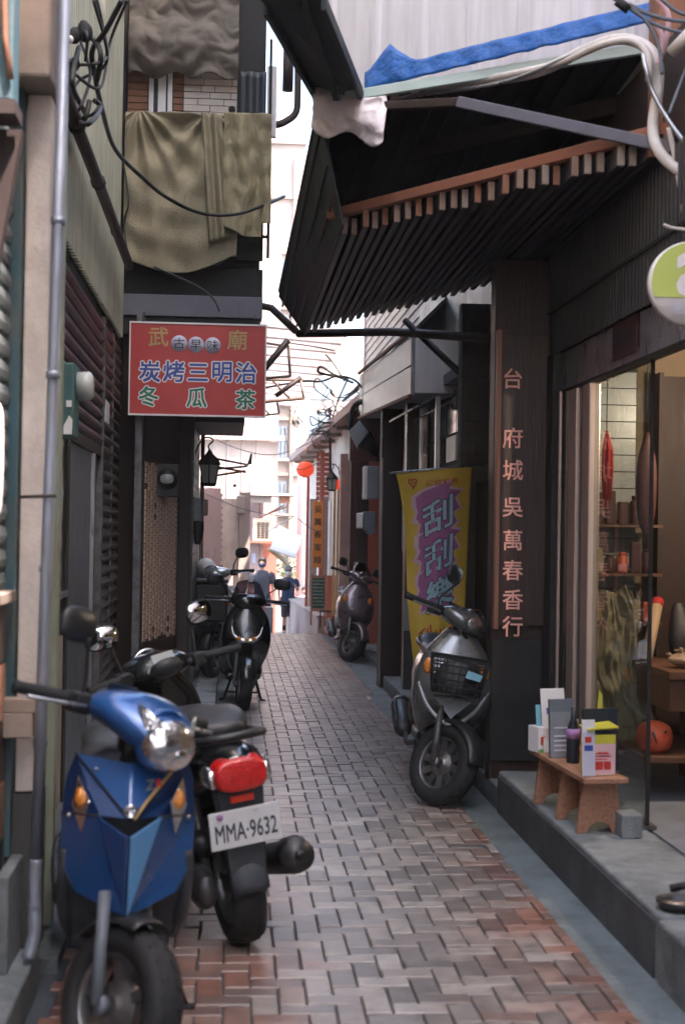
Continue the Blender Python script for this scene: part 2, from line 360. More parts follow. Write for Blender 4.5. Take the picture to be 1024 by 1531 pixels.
    def ball(s, c, r, n=14, m=9):
        if not isinstance(r, (tuple, list)): r = (r, r, r)
        vs = [(c[0], c[1], c[2] - r[2])]; fs = []
        for i in range(1, m):
            ph = -math.pi / 2 + math.pi * i / m
            for j in range(n):
                a = 2 * math.pi * j / n; vs.append((c[0] + r[0] * math.cos(ph) * math.cos(a), c[1] + r[1] * math.cos(ph) * math.sin(a), c[2] + r[2] * math.sin(ph)))
        vs.append((c[0], c[1], c[2] + r[2])); L = len(vs) - 1
        for j in range(n): fs.append((0, 1 + (j + 1) % n, 1 + j))
        for i in range(m - 2):
            for j in range(n): a = 1 + i * n; fs.append((a + j, a + (j + 1) % n, a + n + (j + 1) % n, a + n + j))
        for j in range(n): a = 1 + (m - 2) * n; fs.append((a + j, a + (j + 1) % n, L))
        old = s.smooth; s.smooth = True; s._add(vs, fs); s.smooth = old; return s
    def grid(s, fn, nu, nv, t=0, smooth=True):  # fn(u,v)->point, optional thickness vector t
        vs = [fn(i / nu, j / nv) for j in range(nv + 1) for i in range(nu + 1)]
        fs = [(j * (nu + 1) + i, j * (nu + 1) + i + 1, (j + 1) * (nu + 1) + i + 1, (j + 1) * (nu + 1) + i) for j in range(nv) for i in range(nu)]
        if t:
            t = Vector(t); m = len(vs); vs = [Vector(p) for p in vs]; vs += [p + t for p in vs]
            fs2 = [tuple(m + q for q in reversed(f)) for f in fs]
            e = [i for i in range(nu + 1)] + [(j + 1) * (nu + 1) + nu for j in range(nv)] + [nv * (nu + 1) + nu - 1 - i for i in range(nu)] + [(nv - 1 - j) * (nu + 1) for j in range(nv - 1)]
            fs = fs + fs2 + [(e[(i + 1) % len(e)], e[i], m + e[i], m + e[(i + 1) % len(e)]) for i in range(len(e))]
        old = s.smooth; s.smooth = smooth; s._add(vs, fs); s.smooth = old; return s
    def build(s, name, m, parent=None, label=None, bevel=0, kind=None, fix=True, local=False):
        me = bpy.data.meshes.new(name)
        L = Vector((0, 0, 0))
        root = parent
        while root is not None and root.parent is not None: root = root.parent
        if root is not None and not local: L = Vector(root.location)
        me.from_pydata([p - L for p in s.v], [], s.f)
        for q in (m if isinstance(m, (list, tuple)) else [m]): me.materials.append(M[q])
        me.polygons.foreach_set('material_index', s.mi); me.polygons.foreach_set('use_smooth', s.sm)
        if fix:
            bm = bmesh.new(); bm.from_mesh(me); bmesh.ops.recalc_face_normals(bm, faces=bm.faces); bm.to_mesh(me); bm.free()
        me.update()
        o = bpy.data.objects.new(name, me); COL.objects.link(o)
        if parent is not None: o.parent = parent
        if bevel:
            b = o.modifiers.new('bevel', 'BEVEL'); b.width = bevel; b.segments = 2; b.limit_method = 'ANGLE'; b.angle_limit = R(40)
        if label: o['label'] = label
        if kind: o['kind'] = kind
        return o
def B(name, a, b, m, parent=None, label=None, bevel=0, kind=None): return MB().box(a, b).build(name, m, parent, label, bevel, kind)
def top(o, label, cat, group=None): return tag(o, label, cat, group)
def catmull(P, k=8):
    P = [Vector(p) for p in P]; out = []
    for i in range(len(P) - 1):
        a, b, c, d = P[max(i - 1, 0)], P[i], P[i + 1], P[min(i + 2, len(P) - 1)]
        for j in range(k):
            t = j / k; out.append(.5 * ((2 * b) + (c - a) * t + (2 * a - 5 * b + 4 * c - d) * t * t + (3 * b - a - 3 * c + d) * t ** 3))
    out.append(P[-1]); return out
def glyph_mesh(mb, ch, O, U, V, size, off=0, N=None, lift=0):
    if off > 0:                                  # bolder strokes: shifted copies, each a hair further out
        U_n = Vector(U).normalized(); V_n = Vector(V).normalized(); Nn = U_n.cross(V_n); n = 4 if off < .03 else 8
        for i in range(n):
            a = 2 * math.pi * (i + .5) / n
            glyph_mesh(mb, ch, Vector(O) + (U_n * math.cos(a) + V_n * math.sin(a)) * off * size + Nn * .00007 * i, U, V, size)
        return mb
    return glyph_flat(mb, ch, O, U, V, size, off, N, lift)
def glyph_flat(mb, ch, O, U, V, size, off=0, N=None, lift=0):
    """flat lettering: string ch starting at O, along U, up V, em = size; each letter raised by lift along N"""
    cu = bpy.data.curves.new('letters', 'FONT'); cu.body = ch; cu.size = 1; cu.offset = off; cu.resolution_u = 2
    o = bpy.data.objects.new('letters', cu); COL.objects.link(o)
    dg = bpy.context.evaluated_depsgraph_get(); me = bpy.data.meshes.new_from_object(o.evaluated_get(dg))
    U = Vector(U).normalized(); V = Vector(V).normalized(); N = Vector(N) if N is not None else U.cross(V)
    vs = [Vector(O) + U * p.co.x * size + V * p.co.y * size + N * lift for p in me.vertices]
    mb._add(vs, [tuple(p.vertices) for p in me.polygons])
    bpy.data.objects.remove(o); bpy.data.curves.remove(cu); bpy.data.meshes.remove(me)
    return mb
def wave_wall(mb, P0, U, Vh, L, Hh, pitch, depth, N, trap=False, t=.004):
    """corrugated sheet starting P0, along unit U (length L), up vector Vh (length Hh), ribs run along Vh"""
    n = max(2, int(L / pitch)); U = Vector(U); N = Vector(N); Vv = Vector(Vh) * Hh; P0 = Vector(P0); pts = []
    for i in range(n):
        x = i * pitch
        if trap: pr = [(0, 0), (.05, 1), (.16, 1), (.21, 0)]
        else: pr = [(0, 0), (.15, .5), (.3, 1), (.55, 1), (.7, .5), (.85, 0)]
        for a, d in pr: pts.append(P0 + U * (x + a * pitch) + N * d * depth)
    pts.append(P0 + U * n * pitch)
    k = len(pts); vs = pts + [p + Vv for p in pts] + [p - N * t for p in pts] + [p + Vv - N * t for p in pts]
    fs = [(i, i + 1, k + i + 1, k + i) for i in range(k - 1)] + [(2 * k + i + 1, 2 * k + i, 3 * k + i, 3 * k + i + 1) for i in range(k - 1)]
    fs += [(i + 1, i, 2 * k + i, 2 * k + i + 1) for i in range(k - 1)] + [(k + i, k + i + 1, 3 * k + i + 1, 3 * k + i) for i in range(k - 1)]
    fs += [(0, k, 3 * k, 2 * k), (k - 1, 3 * k - 1, 4 * k - 1, 2 * k - 1)]
    mb._add(vs, fs); return mb
# ================================================================ GROUND
def gz(y):
    P = [(-30, 0), (20.6, 0), (25.5, -.36), (27.5, -.64), (32, -1.05), (900, -1.05)]
    for (a, za), (b, zb) in zip(P, P[1:]):
        if y <= b: return za + (zb - za) * (y - a) / (b - a)
    return -1.05
ys = [-30, 20.6, 21.5, 25.5, 27.5, 32, 120, 500]
g = MB(); g._add([(x, y, gz(y) - .016) for y in ys for x in (-200, 200)], [(2 * i, 2 * i + 1, 2 * i + 3, 2 * i + 2) for i in range(len(ys) - 1)])
g.build('ground', 'mortar', kind='structure')
gt = MB(); gt.box((1.275, 1.6, -.02), (1.46, 13.0, -.006)); gt.box((1.33, 13.0, -.02), (1.62, 20.5, -.006))
gt.build('gutter_strip', 'gutter', kind='structure')
gt = MB(); gt.box((-.13, 10.62, -.02), (.05, 20.5, -.006)); gt.build('gutter_strip', 'gutter', kind='structure')
B('side_pavement', (-.83, 4.9, -.02), (-.56, 10.6, .035), 'concrete', kind='structure')
B('side_pavement', (-.9, 10.62, -.02), (-.1, 14.4, .085), 'concrete', kind='structure', bevel=.008)
mb = MB()
for i in range(9): mb.box((-.28, 10.9 + i * .37, .085), (-.102, 10.9 + i * .37 + .35, .089))
mb.build('pavement_tiles', 'white_tile', kind='structure')
B('lower_lane', (-3, 20.62, -1.6), (4, 32, -1.2), 'asphalt', kind='structure')

# herringbone brick paving
U_ = .0885
def bricks():
    out = []
    for j in range(int(3.3 / U_), int(20.7 / U_)):
        for i in range(-10, 17):
            k = (i - j) % 4
            x, y = i * U_, j * U_
            if k == 0: x0, y0, x1, y1, hz = x, y, x + 2 * U_, y + U_, 1
            elif k == 2: x0, y0, x1, y1, hz = x, y - U_, x + U_, y + U_, 0
            else: continue
            yc = (y0 + y1) / 2; xr = 1.285 if yc < 13 else 1.34
            xl = -.56 if yc < 10.55 else .05
            if x0 > xr - .03 or x1 < xl + .02 or yc < 3.5: continue
            x0 = max(x0, xl); x1 = min(x1, xr)
            if x1 - x0 < .03: continue
            out.append((x0 + .0026, y0 + .002, x1 - .0034, y1 - .0022, hz))
    return out
def brick_geo(hx, hy):
    c = .004; t = .05
    return ([(-hx, -hy, -t), (hx, -hy, -t), (hx, hy, -t), (-hx, hy, -t), (-hx, -hy, -c), (hx, -hy, -c), (hx, hy, -c), (-hx, hy, -c),
             (-hx + c, -hy + c, 0), (hx - c, -hy + c, 0), (hx - c, hy - c, 0), (-hx + c, hy - c, 0)],
            [(0, 1, 5, 4), (1, 2, 6, 5), (2, 3, 7, 6), (3, 0, 4, 7), (4, 5, 9, 8), (5, 6, 10, 9), (6, 7, 11, 10), (7, 4, 8, 11), (8, 9, 10, 11)])
BR = sorted(bricks(), key=lambda q: q[1])
base = B('brick_paving', (-.555, 3.5, -.06), (1.27, 10.5, -.012), 'mortar', kind='structure')
bm_cache = {}; stuff = MB()
nparts = 0
for q in BR:
    cx, cy = (q[0] + q[2]) / 2, (q[1] + q[3]) / 2; hx, hy = (q[2] - q[0]) / 2, (q[3] - q[1]) / 2
    dz = rnd.uniform(-.003, .0022); rx, ry, rz = rnd.gauss(0, .012), rnd.gauss(0, .012), rnd.gauss(0, .009)
    cx += rnd.uniform(-.001, .001)
    P = onz  # visible test
    r = CAMROT.transposed() @ (Vector((cx, cy, 0)) - EYE); px = CX + F * r.x / -r.z; py = CY - F * r.y / -r.z
    vis = -30 < px < 1054 and py < 1560
    if vis and nparts < 300:
        key = (round(hx, 4), round(hy, 4))
        if key not in bm_cache:
            v, f = brick_geo(hx, hy); me = bpy.data.meshes.new('brick'); me.from_pydata(v, [], f); me.materials.append(M['brick']); bm_cache[key] = me
        o = bpy.data.objects.new('brick', bm_cache[key]); COL.objects.link(o); o.parent = base
        o.location = (cx, cy, dz); o.rotation_euler = (rx, ry, rz); nparts += 1
    else:
        v, f = brick_geo(hx, hy); Mx = Matrix.Translation((cx, cy, dz)) @ Matrix.Rotation(rx, 4, 'X') @ Matrix.Rotation(ry, 4, 'Y') @ Matrix.Rotation(rz, 4, 'Z')
        stuff.X = Mx; stuff._add(v, f)
stuff.X = None
so_ = stuff.build('brick_rows', 'brick', base, kind='stuff', fix=False)

# right-hand steps
stp = B('shop_step', (1.46, 4.72, -.02), (1.83, 7.62, .215), 'concrete', kind='structure', bevel=.012)
B('step_riser', (1.452, 4.76, -.015), (1.4585, 7.6, .19), 'concrete_dark', stp)
B('pale_step', (1.45, 1.2, -.02), (1.83, 4.715, .208), 'white_wall', kind='structure', bevel=.015).data.materials[0] = M['concrete']
B('shop_step_low', (1.475, 7.63, -.02), (1.85, 13.6, .11), 'concrete', kind='structure', bevel=.01)
B('right_pavement', (1.62, 13.65, -.02), (2.2, 20.5, .05), 'concrete', kind='structure', bevel=.01)

# ================================================================ RIGHT: CORNER SHOP
sh = thing('corner_shop', 'dark corner shophouse on the right with glass front and white ribbed upper wall', 'shop', (1.83, 7, 0))
B('floor_slab', (1.835, 1.0, -.02), (4.8, 8.3, .2), 'concrete', sh)
B('shop_floor', (1.85, 1.0, .202), (4.7, 8.2, .212), 'meter_grey', sh)
B('ceiling', (1.87, 1.0, 2.72), (4.8, 8.3, 2.78), 'shop_cream', sh)
B('rear_wall', (4.72, 1.0, .2), (4.82, 8.3, 2.72), 'shop_cream', sh)
B('near_wall', (1.83, .7, 0), (4.82, .98, 3.6), 'dark', sh)
fw = B('far_wall', (1.86, 8.05, .2), (4.8, 8.3, 2.72), 'shop_cream', sh)
# tiled strip standing in for the opposite wall's reflection in the glass
bk = B('reflection_backing', (2.02, 7.985, .3), (2.3, 8.045, 2.45), 'mortar', sh); t0 = None
for i in range(22):
    for j in range(1):
        z0 = .34 + i * .095
        if t0 is None: t0 = MB().box((2.03, 7.965, z0), (2.29, 7.983, z0 + .089)).build('tile', 'white_tile', bk)
        else:
            c = add(t0, 'tile', bk); c.location = (0, 0, z0 - .34)
B('return_wall', (1.475, 7.98, .1), (1.83, 8.12, 3.05), 'board_wood', sh)
B('skirting', (1.478, 7.955, .215), (1.8, 7.977, .9), 'dark', sh)
B('header', (1.815, 1.0, 2.29), (1.86, 7.95, 2.5), 'door_grey', sh).data.materials[0] = M['steel']
B('light_stop_wall', (1.822, 1.0, 2.503), (1.862, 8.05, 3.1), 'dark', sh)  # added behind the sheet to stop bulb light leaking over the header
B('header_lip', (1.80, 1.0, 2.275), (1.87, 7.95, 2.288), 'dark', sh)
mb = MB(); wave_wall(mb, (1.80, 1.0, 2.503), (0, 1, 0), (0, 0, 1), 7.1, .60, .055, .016, (-1, 0, 0)); mb.build('corrugated_wall', 'corrugated_dark', sh)
B('wall_joint', (1.776, 1.0, 2.74), (1.783, 8.05, 2.756), 'dark', sh)
B('lintel_beam', (1.81, .9, 3.105), (2.2, 8.1, 3.6), 'dark_brown', sh)
B('dark_post', (1.76, 7.76, .215), (1.87, 7.97, 2.5), 'dark', sh, bevel=.006)
B('dark_post', (1.80, 7.62, .215), (1.87, 7.7, 2.285), 'dark', sh, bevel=.006)
B('metal_post', (1.79, 7.715, .215), (1.86, 7.745, 2.285), 'pinkish_aluminium', sh, bevel=.006)
B('metal_post', (1.795, 7.36, .215), (1.87, 7.52, 2.27), 'pinkish_aluminium', sh, bevel=.008)
B('metal_post', (1.80, 7.1, .215), (1.86, 7.24, 2.27), 'pinkish_aluminium', sh, bevel=.008)
B('post_groove', (1.815, 7.245, .215), (1.85, 7.355, 2.27), 'engine_metal', sh)
pn = B('glass_pane', (1.826, 6.12, .23), (1.834, 7.09, 2.27), 'glass', sh)
B('pane_edge', (1.822, 6.105, .23), (1.838, 6.118, 2.27), 'dark', pn)
B('sill', (1.8, 6.1, .215), (1.87, 7.1, .23), 'engine_metal', sh)
# interior partition, brown door
B('brown_door', (2.43, 7.9, .215), (3.3, 8.03, 2.4), 'dark_brown', sh)
B('door_trim', (2.40, 7.88, .215), (2.425, 8.03, 2.42), 'dark_brown', sh)
# upper storey: oblique ribbed wall standing on the canopy roof
a = Vector((.47, 7.57, 3.72)); b = Vector((2.3, 5.98, 3.72)); U = (b - a).normalized(); N = Vector((U.y, -U.x, 0)); N = N if N.y < 0 else -N
mb = MB(); wave_wall(mb, a, U, (0, 0, 1), (b - a).length, 6.45, .29, .022, N, trap=True); mb.build('ribbed_wall', 'white_panel', sh)
mb = MB(); c = a + Vector((0, .06, 0)); d = b + Vector((0, .06, 0))
mb.prism([c, d, Vector((3.2, 11.9, 3.72)), Vector((1.75, 11.9, 3.72)), Vector((.66, 7.6, 3.72))], (0, 0, 6.5)); mb.build('upper_storey', 'plaster', sh)
B('upper_storey', (2.35, .9, 3.62), (6, 7.9, 12.5), 'plaster', sh)
mb = MB(); mb.box((1.9, 8.3, 2.8), (6, 11.9, 3.7)); mb.build('rear_block', 'dark_brown', sh)

# interior things
tb = thing('display_table', 'dark wooden table with a drawer inside the shop, heaped with dried snacks', 'table', (2.45, 7.2, .215))
B('table_top', (2.12, 6.75, .80), (3.2, 7.6, .84), 'table_wood', tb, bevel=.004)
dr = B('drawer', (2.14, 6.8, .64), (2.66, 7.5, .795), 'table_wood', tb, bevel=.004)
B('drawer', (2.68, 6.8, .64), (3.1, 7.5, .795), 'table_wood', tb, bevel=.004)
B('handle', (2.24, 6.785, .705), (2.38, 6.799, .715), 'chrome', dr)
B('lower_shelf', (2.0, 6.74, .40), (3.1, 7.5, .43), 'table_wood', tb, bevel=.004)
for x in (2.42, 3.06):
    for y in (6.8, 7.46): B('leg', (x, y, .215), (x + .05, y + .05, .638), 'table_wood', tb)
pk = thing('pumpkin_pot', 'round orange pot with black marks on the lower shelf of the dark table', 'pot', (2.09, 6.88, .43))
mb = MB()
for k in range(1): mb.loft([(2.09, 6.88, .43, .04, .04, 2), (2.09, 6.88, .46, .078, .078, 2), (2.09, 6.88, .51, .09, .09, 2), (2.09, 6.88, .56, .075, .075, 2), (2.09, 6.88, .585, .03, .03, 2)], plane='z')
mb.build('pot_body', 'pumpkin', pk)
mb = MB(); mb.tube([(2.06, 6.80, .54), (2.065, 6.789, .52), (2.075, 6.785, .49)], [.008, .005, .003]); mb.tube([(2.125, 6.8, .545), (2.115, 6.789, .54)], [.007, .004]); mb.build('painted_mark', 'ink', pk)
def blob_pack(name, label, c, r, m, m2, seed):
    rr = random.Random(seed); o = thing(name, label, 'packet', c)
    mb = MB()
    def f(u, v):
        th = u * 2 * math.pi; q = Vector((math.cos(th), math.sin(th), 0)) * r * math.sin(math.pi * v) * (1 + .35 * noise.noise(Vector((3 * math.cos(th), 3 * math.sin(th), v * 4 + seed))))
        return Vector(c) + q + Vector((0, 0, r * 1.1 * v))
    mb.grid(f, 16, 10); mb.build('bag', m, o)
    mb = MB()
    for i in range(9):
        p = Vector(c) + Vector((rr.uniform(-r, r) * .7, rr.uniform(-r, 0) * .7, r * rr.uniform(.5, 1.1))); q = p + Vector((rr.uniform(-.05, .05), rr.uniform(-.04, .04), rr.uniform(0, .03)))
        mb.tube([p, (p + q) / 2 + Vector((0, 0, .01)), q], [.004, .012, .004], 6)
    mb.build('snack_pieces', m2, o); return o
blob_pack('snack_bag', 'clear bag of golden dried fruit nearest the left end of the shop table', (2.25, 6.95, .84), .075, 'kraft', 'shop_cream', 3)
blob_pack('snack_bag', 'brown snack bag with orange twists in the middle of the shop table', (2.38, 6.9, .84), .08, 'bench_wood', 'pumpkin', 8)
blob_pack('snack_bag', 'pale snack bag behind the others at the right of the shop table', (2.44, 7.15, .84), .07, 'paper_white', 'gold_paint', 12)
t = thing('paper_roll', 'yellow paper roll with a red end leaning on the shop table', 'paper roll', (2.22, 7.3, .84))
MB().tube([(2.14, 7.2, .85), (2.26, 7.42, 1.12)], .03, 12).build('roll', 'kraft', t); MB().tube([(2.26, 7.42, 1.12), (2.275, 7.45, 1.15)], .032, 12).build('red_band', 'curtain_red', t)
mb = MB(); mb.loft([(2.42, 7.45, .84, .07, .05), (2.42, 7.45, .95, .085, .06), (2.4, 7.47, 1.08, .05, .04), (2.39, 7.47, 1.14, .02, .02)], plane='z')
top(mb.build('black_sack', 'seat_vinyl'), 'black shiny sack standing behind the snacks on the table', 'sack')
for i, (yy, zz) in enumerate(((7.46, 1.68), (7.32, 1.64))):
    t = thing('hanging_tassel', ('red' if i == 0 else 'bright red') + ' paper tassel hanging inside the shop window, ' + ('nearer the steel post' if i == 0 else 'further from the steel post'), 'tassel', (1.875 + i * .075, yy, zz))
    x = 1.875 + i * .075
    rt = random.Random(20 + i)
    for q in range(14):
        a_ = rt.uniform(0, 6.28); r_ = rt.uniform(.008, .032); e_ = rt.uniform(-.03, .05)
        MB().tube([(x, yy, zz + .4), (x + r_ * math.cos(a_), yy + r_ * math.sin(a_), zz + .3), (x + r_ * 1.15 * math.cos(a_), yy + r_ * 1.15 * math.sin(a_), zz + .15 + e_), (x + r_ * math.cos(a_ + .2), yy + r_ * math.sin(a_ + .2), zz + e_)], [.006, .010, .009, .003], 6).build('strand', 'curtain_red', t)
    MB().tube([(x, yy, zz + .4), (x, yy, 2.5), (x, yy, 2.72)], .003, 5).build('string', 'ink', t)
t = thing('hanging_cloth', 'dark red cloth ornament hanging inside behind the window glass', 'ornament', (2.1, 7.1, 1.5))
MB().loft([(2.1, 7.1, 1.5, .01, .01), (2.1, 7.1, 1.6, .045, .03), (2.1, 7.1, 1.85, .05, .03), (2.1, 7.1, 2.02, .01, .01)], plane='z').build('cloth', 'maroon', t); MB().tube([(2.1, 7.1, 2.02), (2.1, 7.1, 2.72)], .003, 5).build('string', 'ink', t)
t = thing('khaki_raincoat', 'crumpled khaki plastic sheet draped just inside the shop window', 'sheet', (2.0, 7.35, .3))
def f(u, v):
    z = .35 + .85 * v; fold = .02 * math.sin(u * 9 + 3 * v) + .05 * abs(noise.noise(Vector((u * 5, v * 5, 1)))) + .02 * noise.noise(Vector((u * 12, v * 14, 1)))
    return Vector((1.93 + .24 * u * (1.25 - .5 * v) + .02 * math.sin(v * 9), 7.42 + fold - .12 * (1 - v), z + .05 * noise.noise(Vector((u * 3, v * 2, 5)))))
MB().grid(f, 60, 60, (0, .004, 0)).build('sheet', 'tarp_khaki', t)
gs = thing('goods_shelf', 'small wall shelf of jars and packets seen through the shop window', 'shelf', (2.2, 7.85, 1.0))
rs = random.Random(5)
for k in range(3):
    z = 1.0 + k * .27; B('board', (2.0, 7.72, z), (2.38, 7.96, z + .015), 'table_wood', gs)
    for j in range(5):
        x = 2.03 + j * .072; hgt = rs.uniform(.1, .19); m_ = rs.choice(['kraft', 'maroon', 'paper_white', 'pumpkin', 'meter_grey', 'gold_paint'])
        if rs.random() < .5: MB().lathe([(0, 0), (.028, 0), (.03, .01), (.03, hgt * .8), (.018, hgt * .86), (.022, hgt * .87), (.022, hgt), (0, hgt)], (x, 7.8, z + .016), 'z', 14).build('jar', m_, gs)
        else: B('packet', (x - .028, 7.77, z + .016), (x + .026, 7.82, z + .016 + hgt), m_, gs, bevel=.006)
t = thing('shop_lamp', 'small warm bulb hanging from the ceiling inside the shop', 'lamp', (2.75, 6.5, 2.3))
MB().ball((2.75, 6.5, 2.36), .03).build('bulb', 'bulb', t); MB().tube([(2.75, 6.5, 2.39), (2.75, 6.5, 2.72)], .006).build('flex', 'ink', t)
pl = bpy.data.lights.new('bulb_light', 'POINT'); pl.energy = 13; pl.color = (1, .78, .58); pl.shadow_soft_size = .05
po = bpy.data.objects.new('bulb_light', pl); COL.objects.link(po); po.location = (2.75, 6.5, 2.28)

# canopy over the lane
cn = thing('slatted_canopy', 'dark slatted canopy with an orange beam projecting from the corner shop over the lane', 'canopy', (1.2, 8, 3.05))
nl, nr_, fl, fr = Vector((.555, 7.6, 3.11)), Vector((1.80, 5.75, 3.11)), Vector((.56, 11.4, 3.1)), Vector((1.80, 8.55, 3.1))
def slat_ends(u): return nl.lerp(nr_, u), fl.lerp(fr, u)
NS = 26
for i in range(NS):
    u = (i + .5) / NS; a, b = slat_ends(u)
    du = Vector((.0145, 0, 0)); z = rnd.uniform(-.007, .007)
    lo = [a - du + Vector((0, rnd.uniform(-.05, .05), z)), a + du + Vector((0, 0, z)), b + du + Vector((0, 0, z)), b - du + Vector((0, 0, z))]
    lo[1].y = lo[0].y
    m_ = MB(); m_.hexa([p - Vector((0, 0, .03)) for p in lo], [p + Vector((0, 0, .055)) for p in lo]); s_ = m_.build('slat', ['slat_dark'], cn)
    e = MB(); e.hexa([p - Vector((0, .003, .031)) for p in lo[:2]] + [p + Vector((0, .02, -.031)) for p in (lo[1], lo[0])], [p + Vector((0, -.003, .056)) for p in lo[:2]] + [p + Vector((0, .02, .056)) for p in (lo[1], lo[0])])
    e.build('slat_end', rnd.choice(['batten', 'batten', 'rust', 'wood_grey']), s_)
up = Vector((0, 0, .06)); 
def beam(a, b, w, h, name, m, parent, bevel=.004):
    a, b = Vector(a), Vector(b); d = (b - a).normalized(); s = d.cross(Vector((0, 0, 1))).normalized() * w / 2; hh = s.cross(d).normalized() * h / 2
    return MB().hexa([a - s - hh, b - s - hh, b + s - hh, a + s - hh], [a - s + hh, b - s + hh, b + s + hh, a + s + hh]).build(name, m, parent, bevel=bevel)
beam(nl + Vector((-.05, .04, .085)), nr_ + Vector((0, .04, .085)), .05, .05, 'cross_beam', 'orange_beam', cn)
beam(fl + Vector((0, -.1, .085)), fr + Vector((0, -.1, .085)), .05, .05, 'cross_beam', 'dark', cn)
MB().prism([nl + Vector((0, .2, .115)), nr_ + Vector((0, .2, .115)), fr + Vector((0, 0, .115)), fl + Vector((0, 0, .115))], (0, 0, .012)).build('deck_board', 'dark', cn)
# roof sheet above the deck
r0, r1, r2, r3 = Vector((.42, 7.22, 3.68)), Vector((1.84, 6.22, 3.67)), Vector((1.84, 9.4, 3.45)), Vector((.34, 11.2, 3.36))
mb = MB(); n_ = 15
for i in range(n_):
    a, b = r0.lerp(r1, i / n_), r0.lerp(r1, (i + .6) / n_); c, d = r3.lerp(r2, (i + .6) / n_), r3.lerp(r2, i / n_)
    mb.prism([a, b, c, d], (0, 0, .02))
mb.prism([r0 + up * .33, r1 + up * .33, r2 + up * .33, r3 + up * .33], (0, 0, .006)); mb.build('roof_sheet', 'slat_dark', cn)
beam(r0 + Vector((.12, -.10, .0)), r1 + Vector((-.02, -.02, -.0)), .03, .05, 'roof_trim', 'mint_trim', cn)
beam(r0 + Vector((.55, .55, -.1)), r1 + Vector((0, .5, -.1)), .06, .09, 'purlin', 'rust_pipe', cn)
beam(Vector((1.03, 6.55, 3.5)), Vector((1.8, 5.75, 3.1)), .05, .05, 'brace', 'beam_grey', cn)
beam(Vector((1.03, 6.55, 3.5)), Vector((.62, 7.15, 3.64)), .04, .04, 'brace', 'dark_brown', cn)
# side fascia facing the lane
q = [Vector((.55, 7.35, 3.08)), Vector((.565, 11.5, 3.07)), Vector((.345, 11.25, 3.34)), Vector((.40, 7.2, 3.67))]
MB().quadsheet(q[0], q[1], q[2], q[3], .012).build('side_fascia', 'awning_green', cn)
for k, t_ in enumerate((.25, .5, .78)):
    a, b = q[0].lerp(q[3], t_) + Vector((-.012, 0, -.01)), q[1].lerp(q[2], t_) + Vector((-.012, 0, -.01)); MB().tube([a, b], .008, 6).build('fascia_batten', ['maroon', 'awning_green', 'corrugated_dark'][k], cn)
MB().tube([(.52, 11.55, 3.09), (1.2, 10.8, 3.02), (1.83, 8.5, 2.66)], .033, 10).build('support_bar', 'rust_pipe', cn)
MB().tube([(.50, 11.5, 3.1), (.3, 11.6, 3.3), (.1, 11.5, 3.32)], .03, 8).build('support_bar', 'rust_pipe', cn)
MB().tube([(1.82, 9.9, 2.4), (1.25, 10.4, 3.05)], .025, 8).build('support_bar', 'rust_pipe', cn)
MB().tube([(1.78, 8.3, 2.2), (1.78, 8.3, 3.1)], .04, 8).build('support_bar', 'dark', cn)
# crumpled plastic wrap on the corner
def f(u, v):
    a = Vector((.37, 7.25, 3.76)).lerp(Vector((.72, 7.0, 3.64)), u); a += Vector((0, -.05 - .03 * math.sin(v * 3), -.21 * v * (1 + .15 * math.sin(u * 9)) - .03 * math.sin(u * 3.1)))
    return a + Vector((.012, .03, .014)) * (noise.noise(a * 9) * 1.5 + abs(noise.noise(a * 16)) * .9)
top(MB().grid(f, 60, 30, (0, .02, 0)).build('plastic_wrap', 'plastic_wrap'), 'pinkish white plastic wrapped round the left corner of the slatted canopy', 'plastic sheet')
def f(u, v):
    a = Vector((.63, 7.10, 3.705)).lerp(Vector((1.80, 6.10, 3.745)), u); h = .095 + .11 * max(0, 1 - abs(u - .10) * 11) * (1 if u > .1 else 1)
    return a + Vector((0, -.03 * (1 - v) - .006 * math.sin(u * 60 + v * 3), h * v)) + Vector((0, .012, .008)) * noise.noise(a * 16 + Vector((0, 0, v)))
top(MB().grid(f, 50, 6, (0, .012, 0)).build('blue_tarpaulin', 'blue_tarp'), 'bright blue tarpaulin strip folded along the foot of the white ribbed wall', 'tarpaulin')
# green overhead awning crossing above the lane
ov = thing('overhead_awning', 'dark green metal awning crossing overhead at the top of the picture', 'awning', (.4, 6, 3.8))
A = [at(472, 140, 7.35), at(545, 143, 7.15), at(484, -10, 5.9), at(448, -120, 5.0), at(250, -120, 5.0), at(395, 5, 6.0)]
MB().prism(A, (0, 0, .02)).build('awning_sheet', 'awning_green', ov)
for (a, b) in (((474, 137, 7.36), (398, 3, 6.02)), ((505, 142, 7.2), (455, -5, 5.92)), ((543, 141, 7.12), (484, -5, 5.9))):
    beam(at(*a) - Vector((0, 0, .03)), at(*b) - Vector((0, 0, .03)), .025, .05, 'awning_rib', 'awning_green', ov)
MB().tube(catmull([at(505, 148, 7.1), at(500, 110, 7.0), at(480, 60, 6.6), at(462, 0, 6.1)]), .015).build('drain_pipe', 'cable_grey', ov)

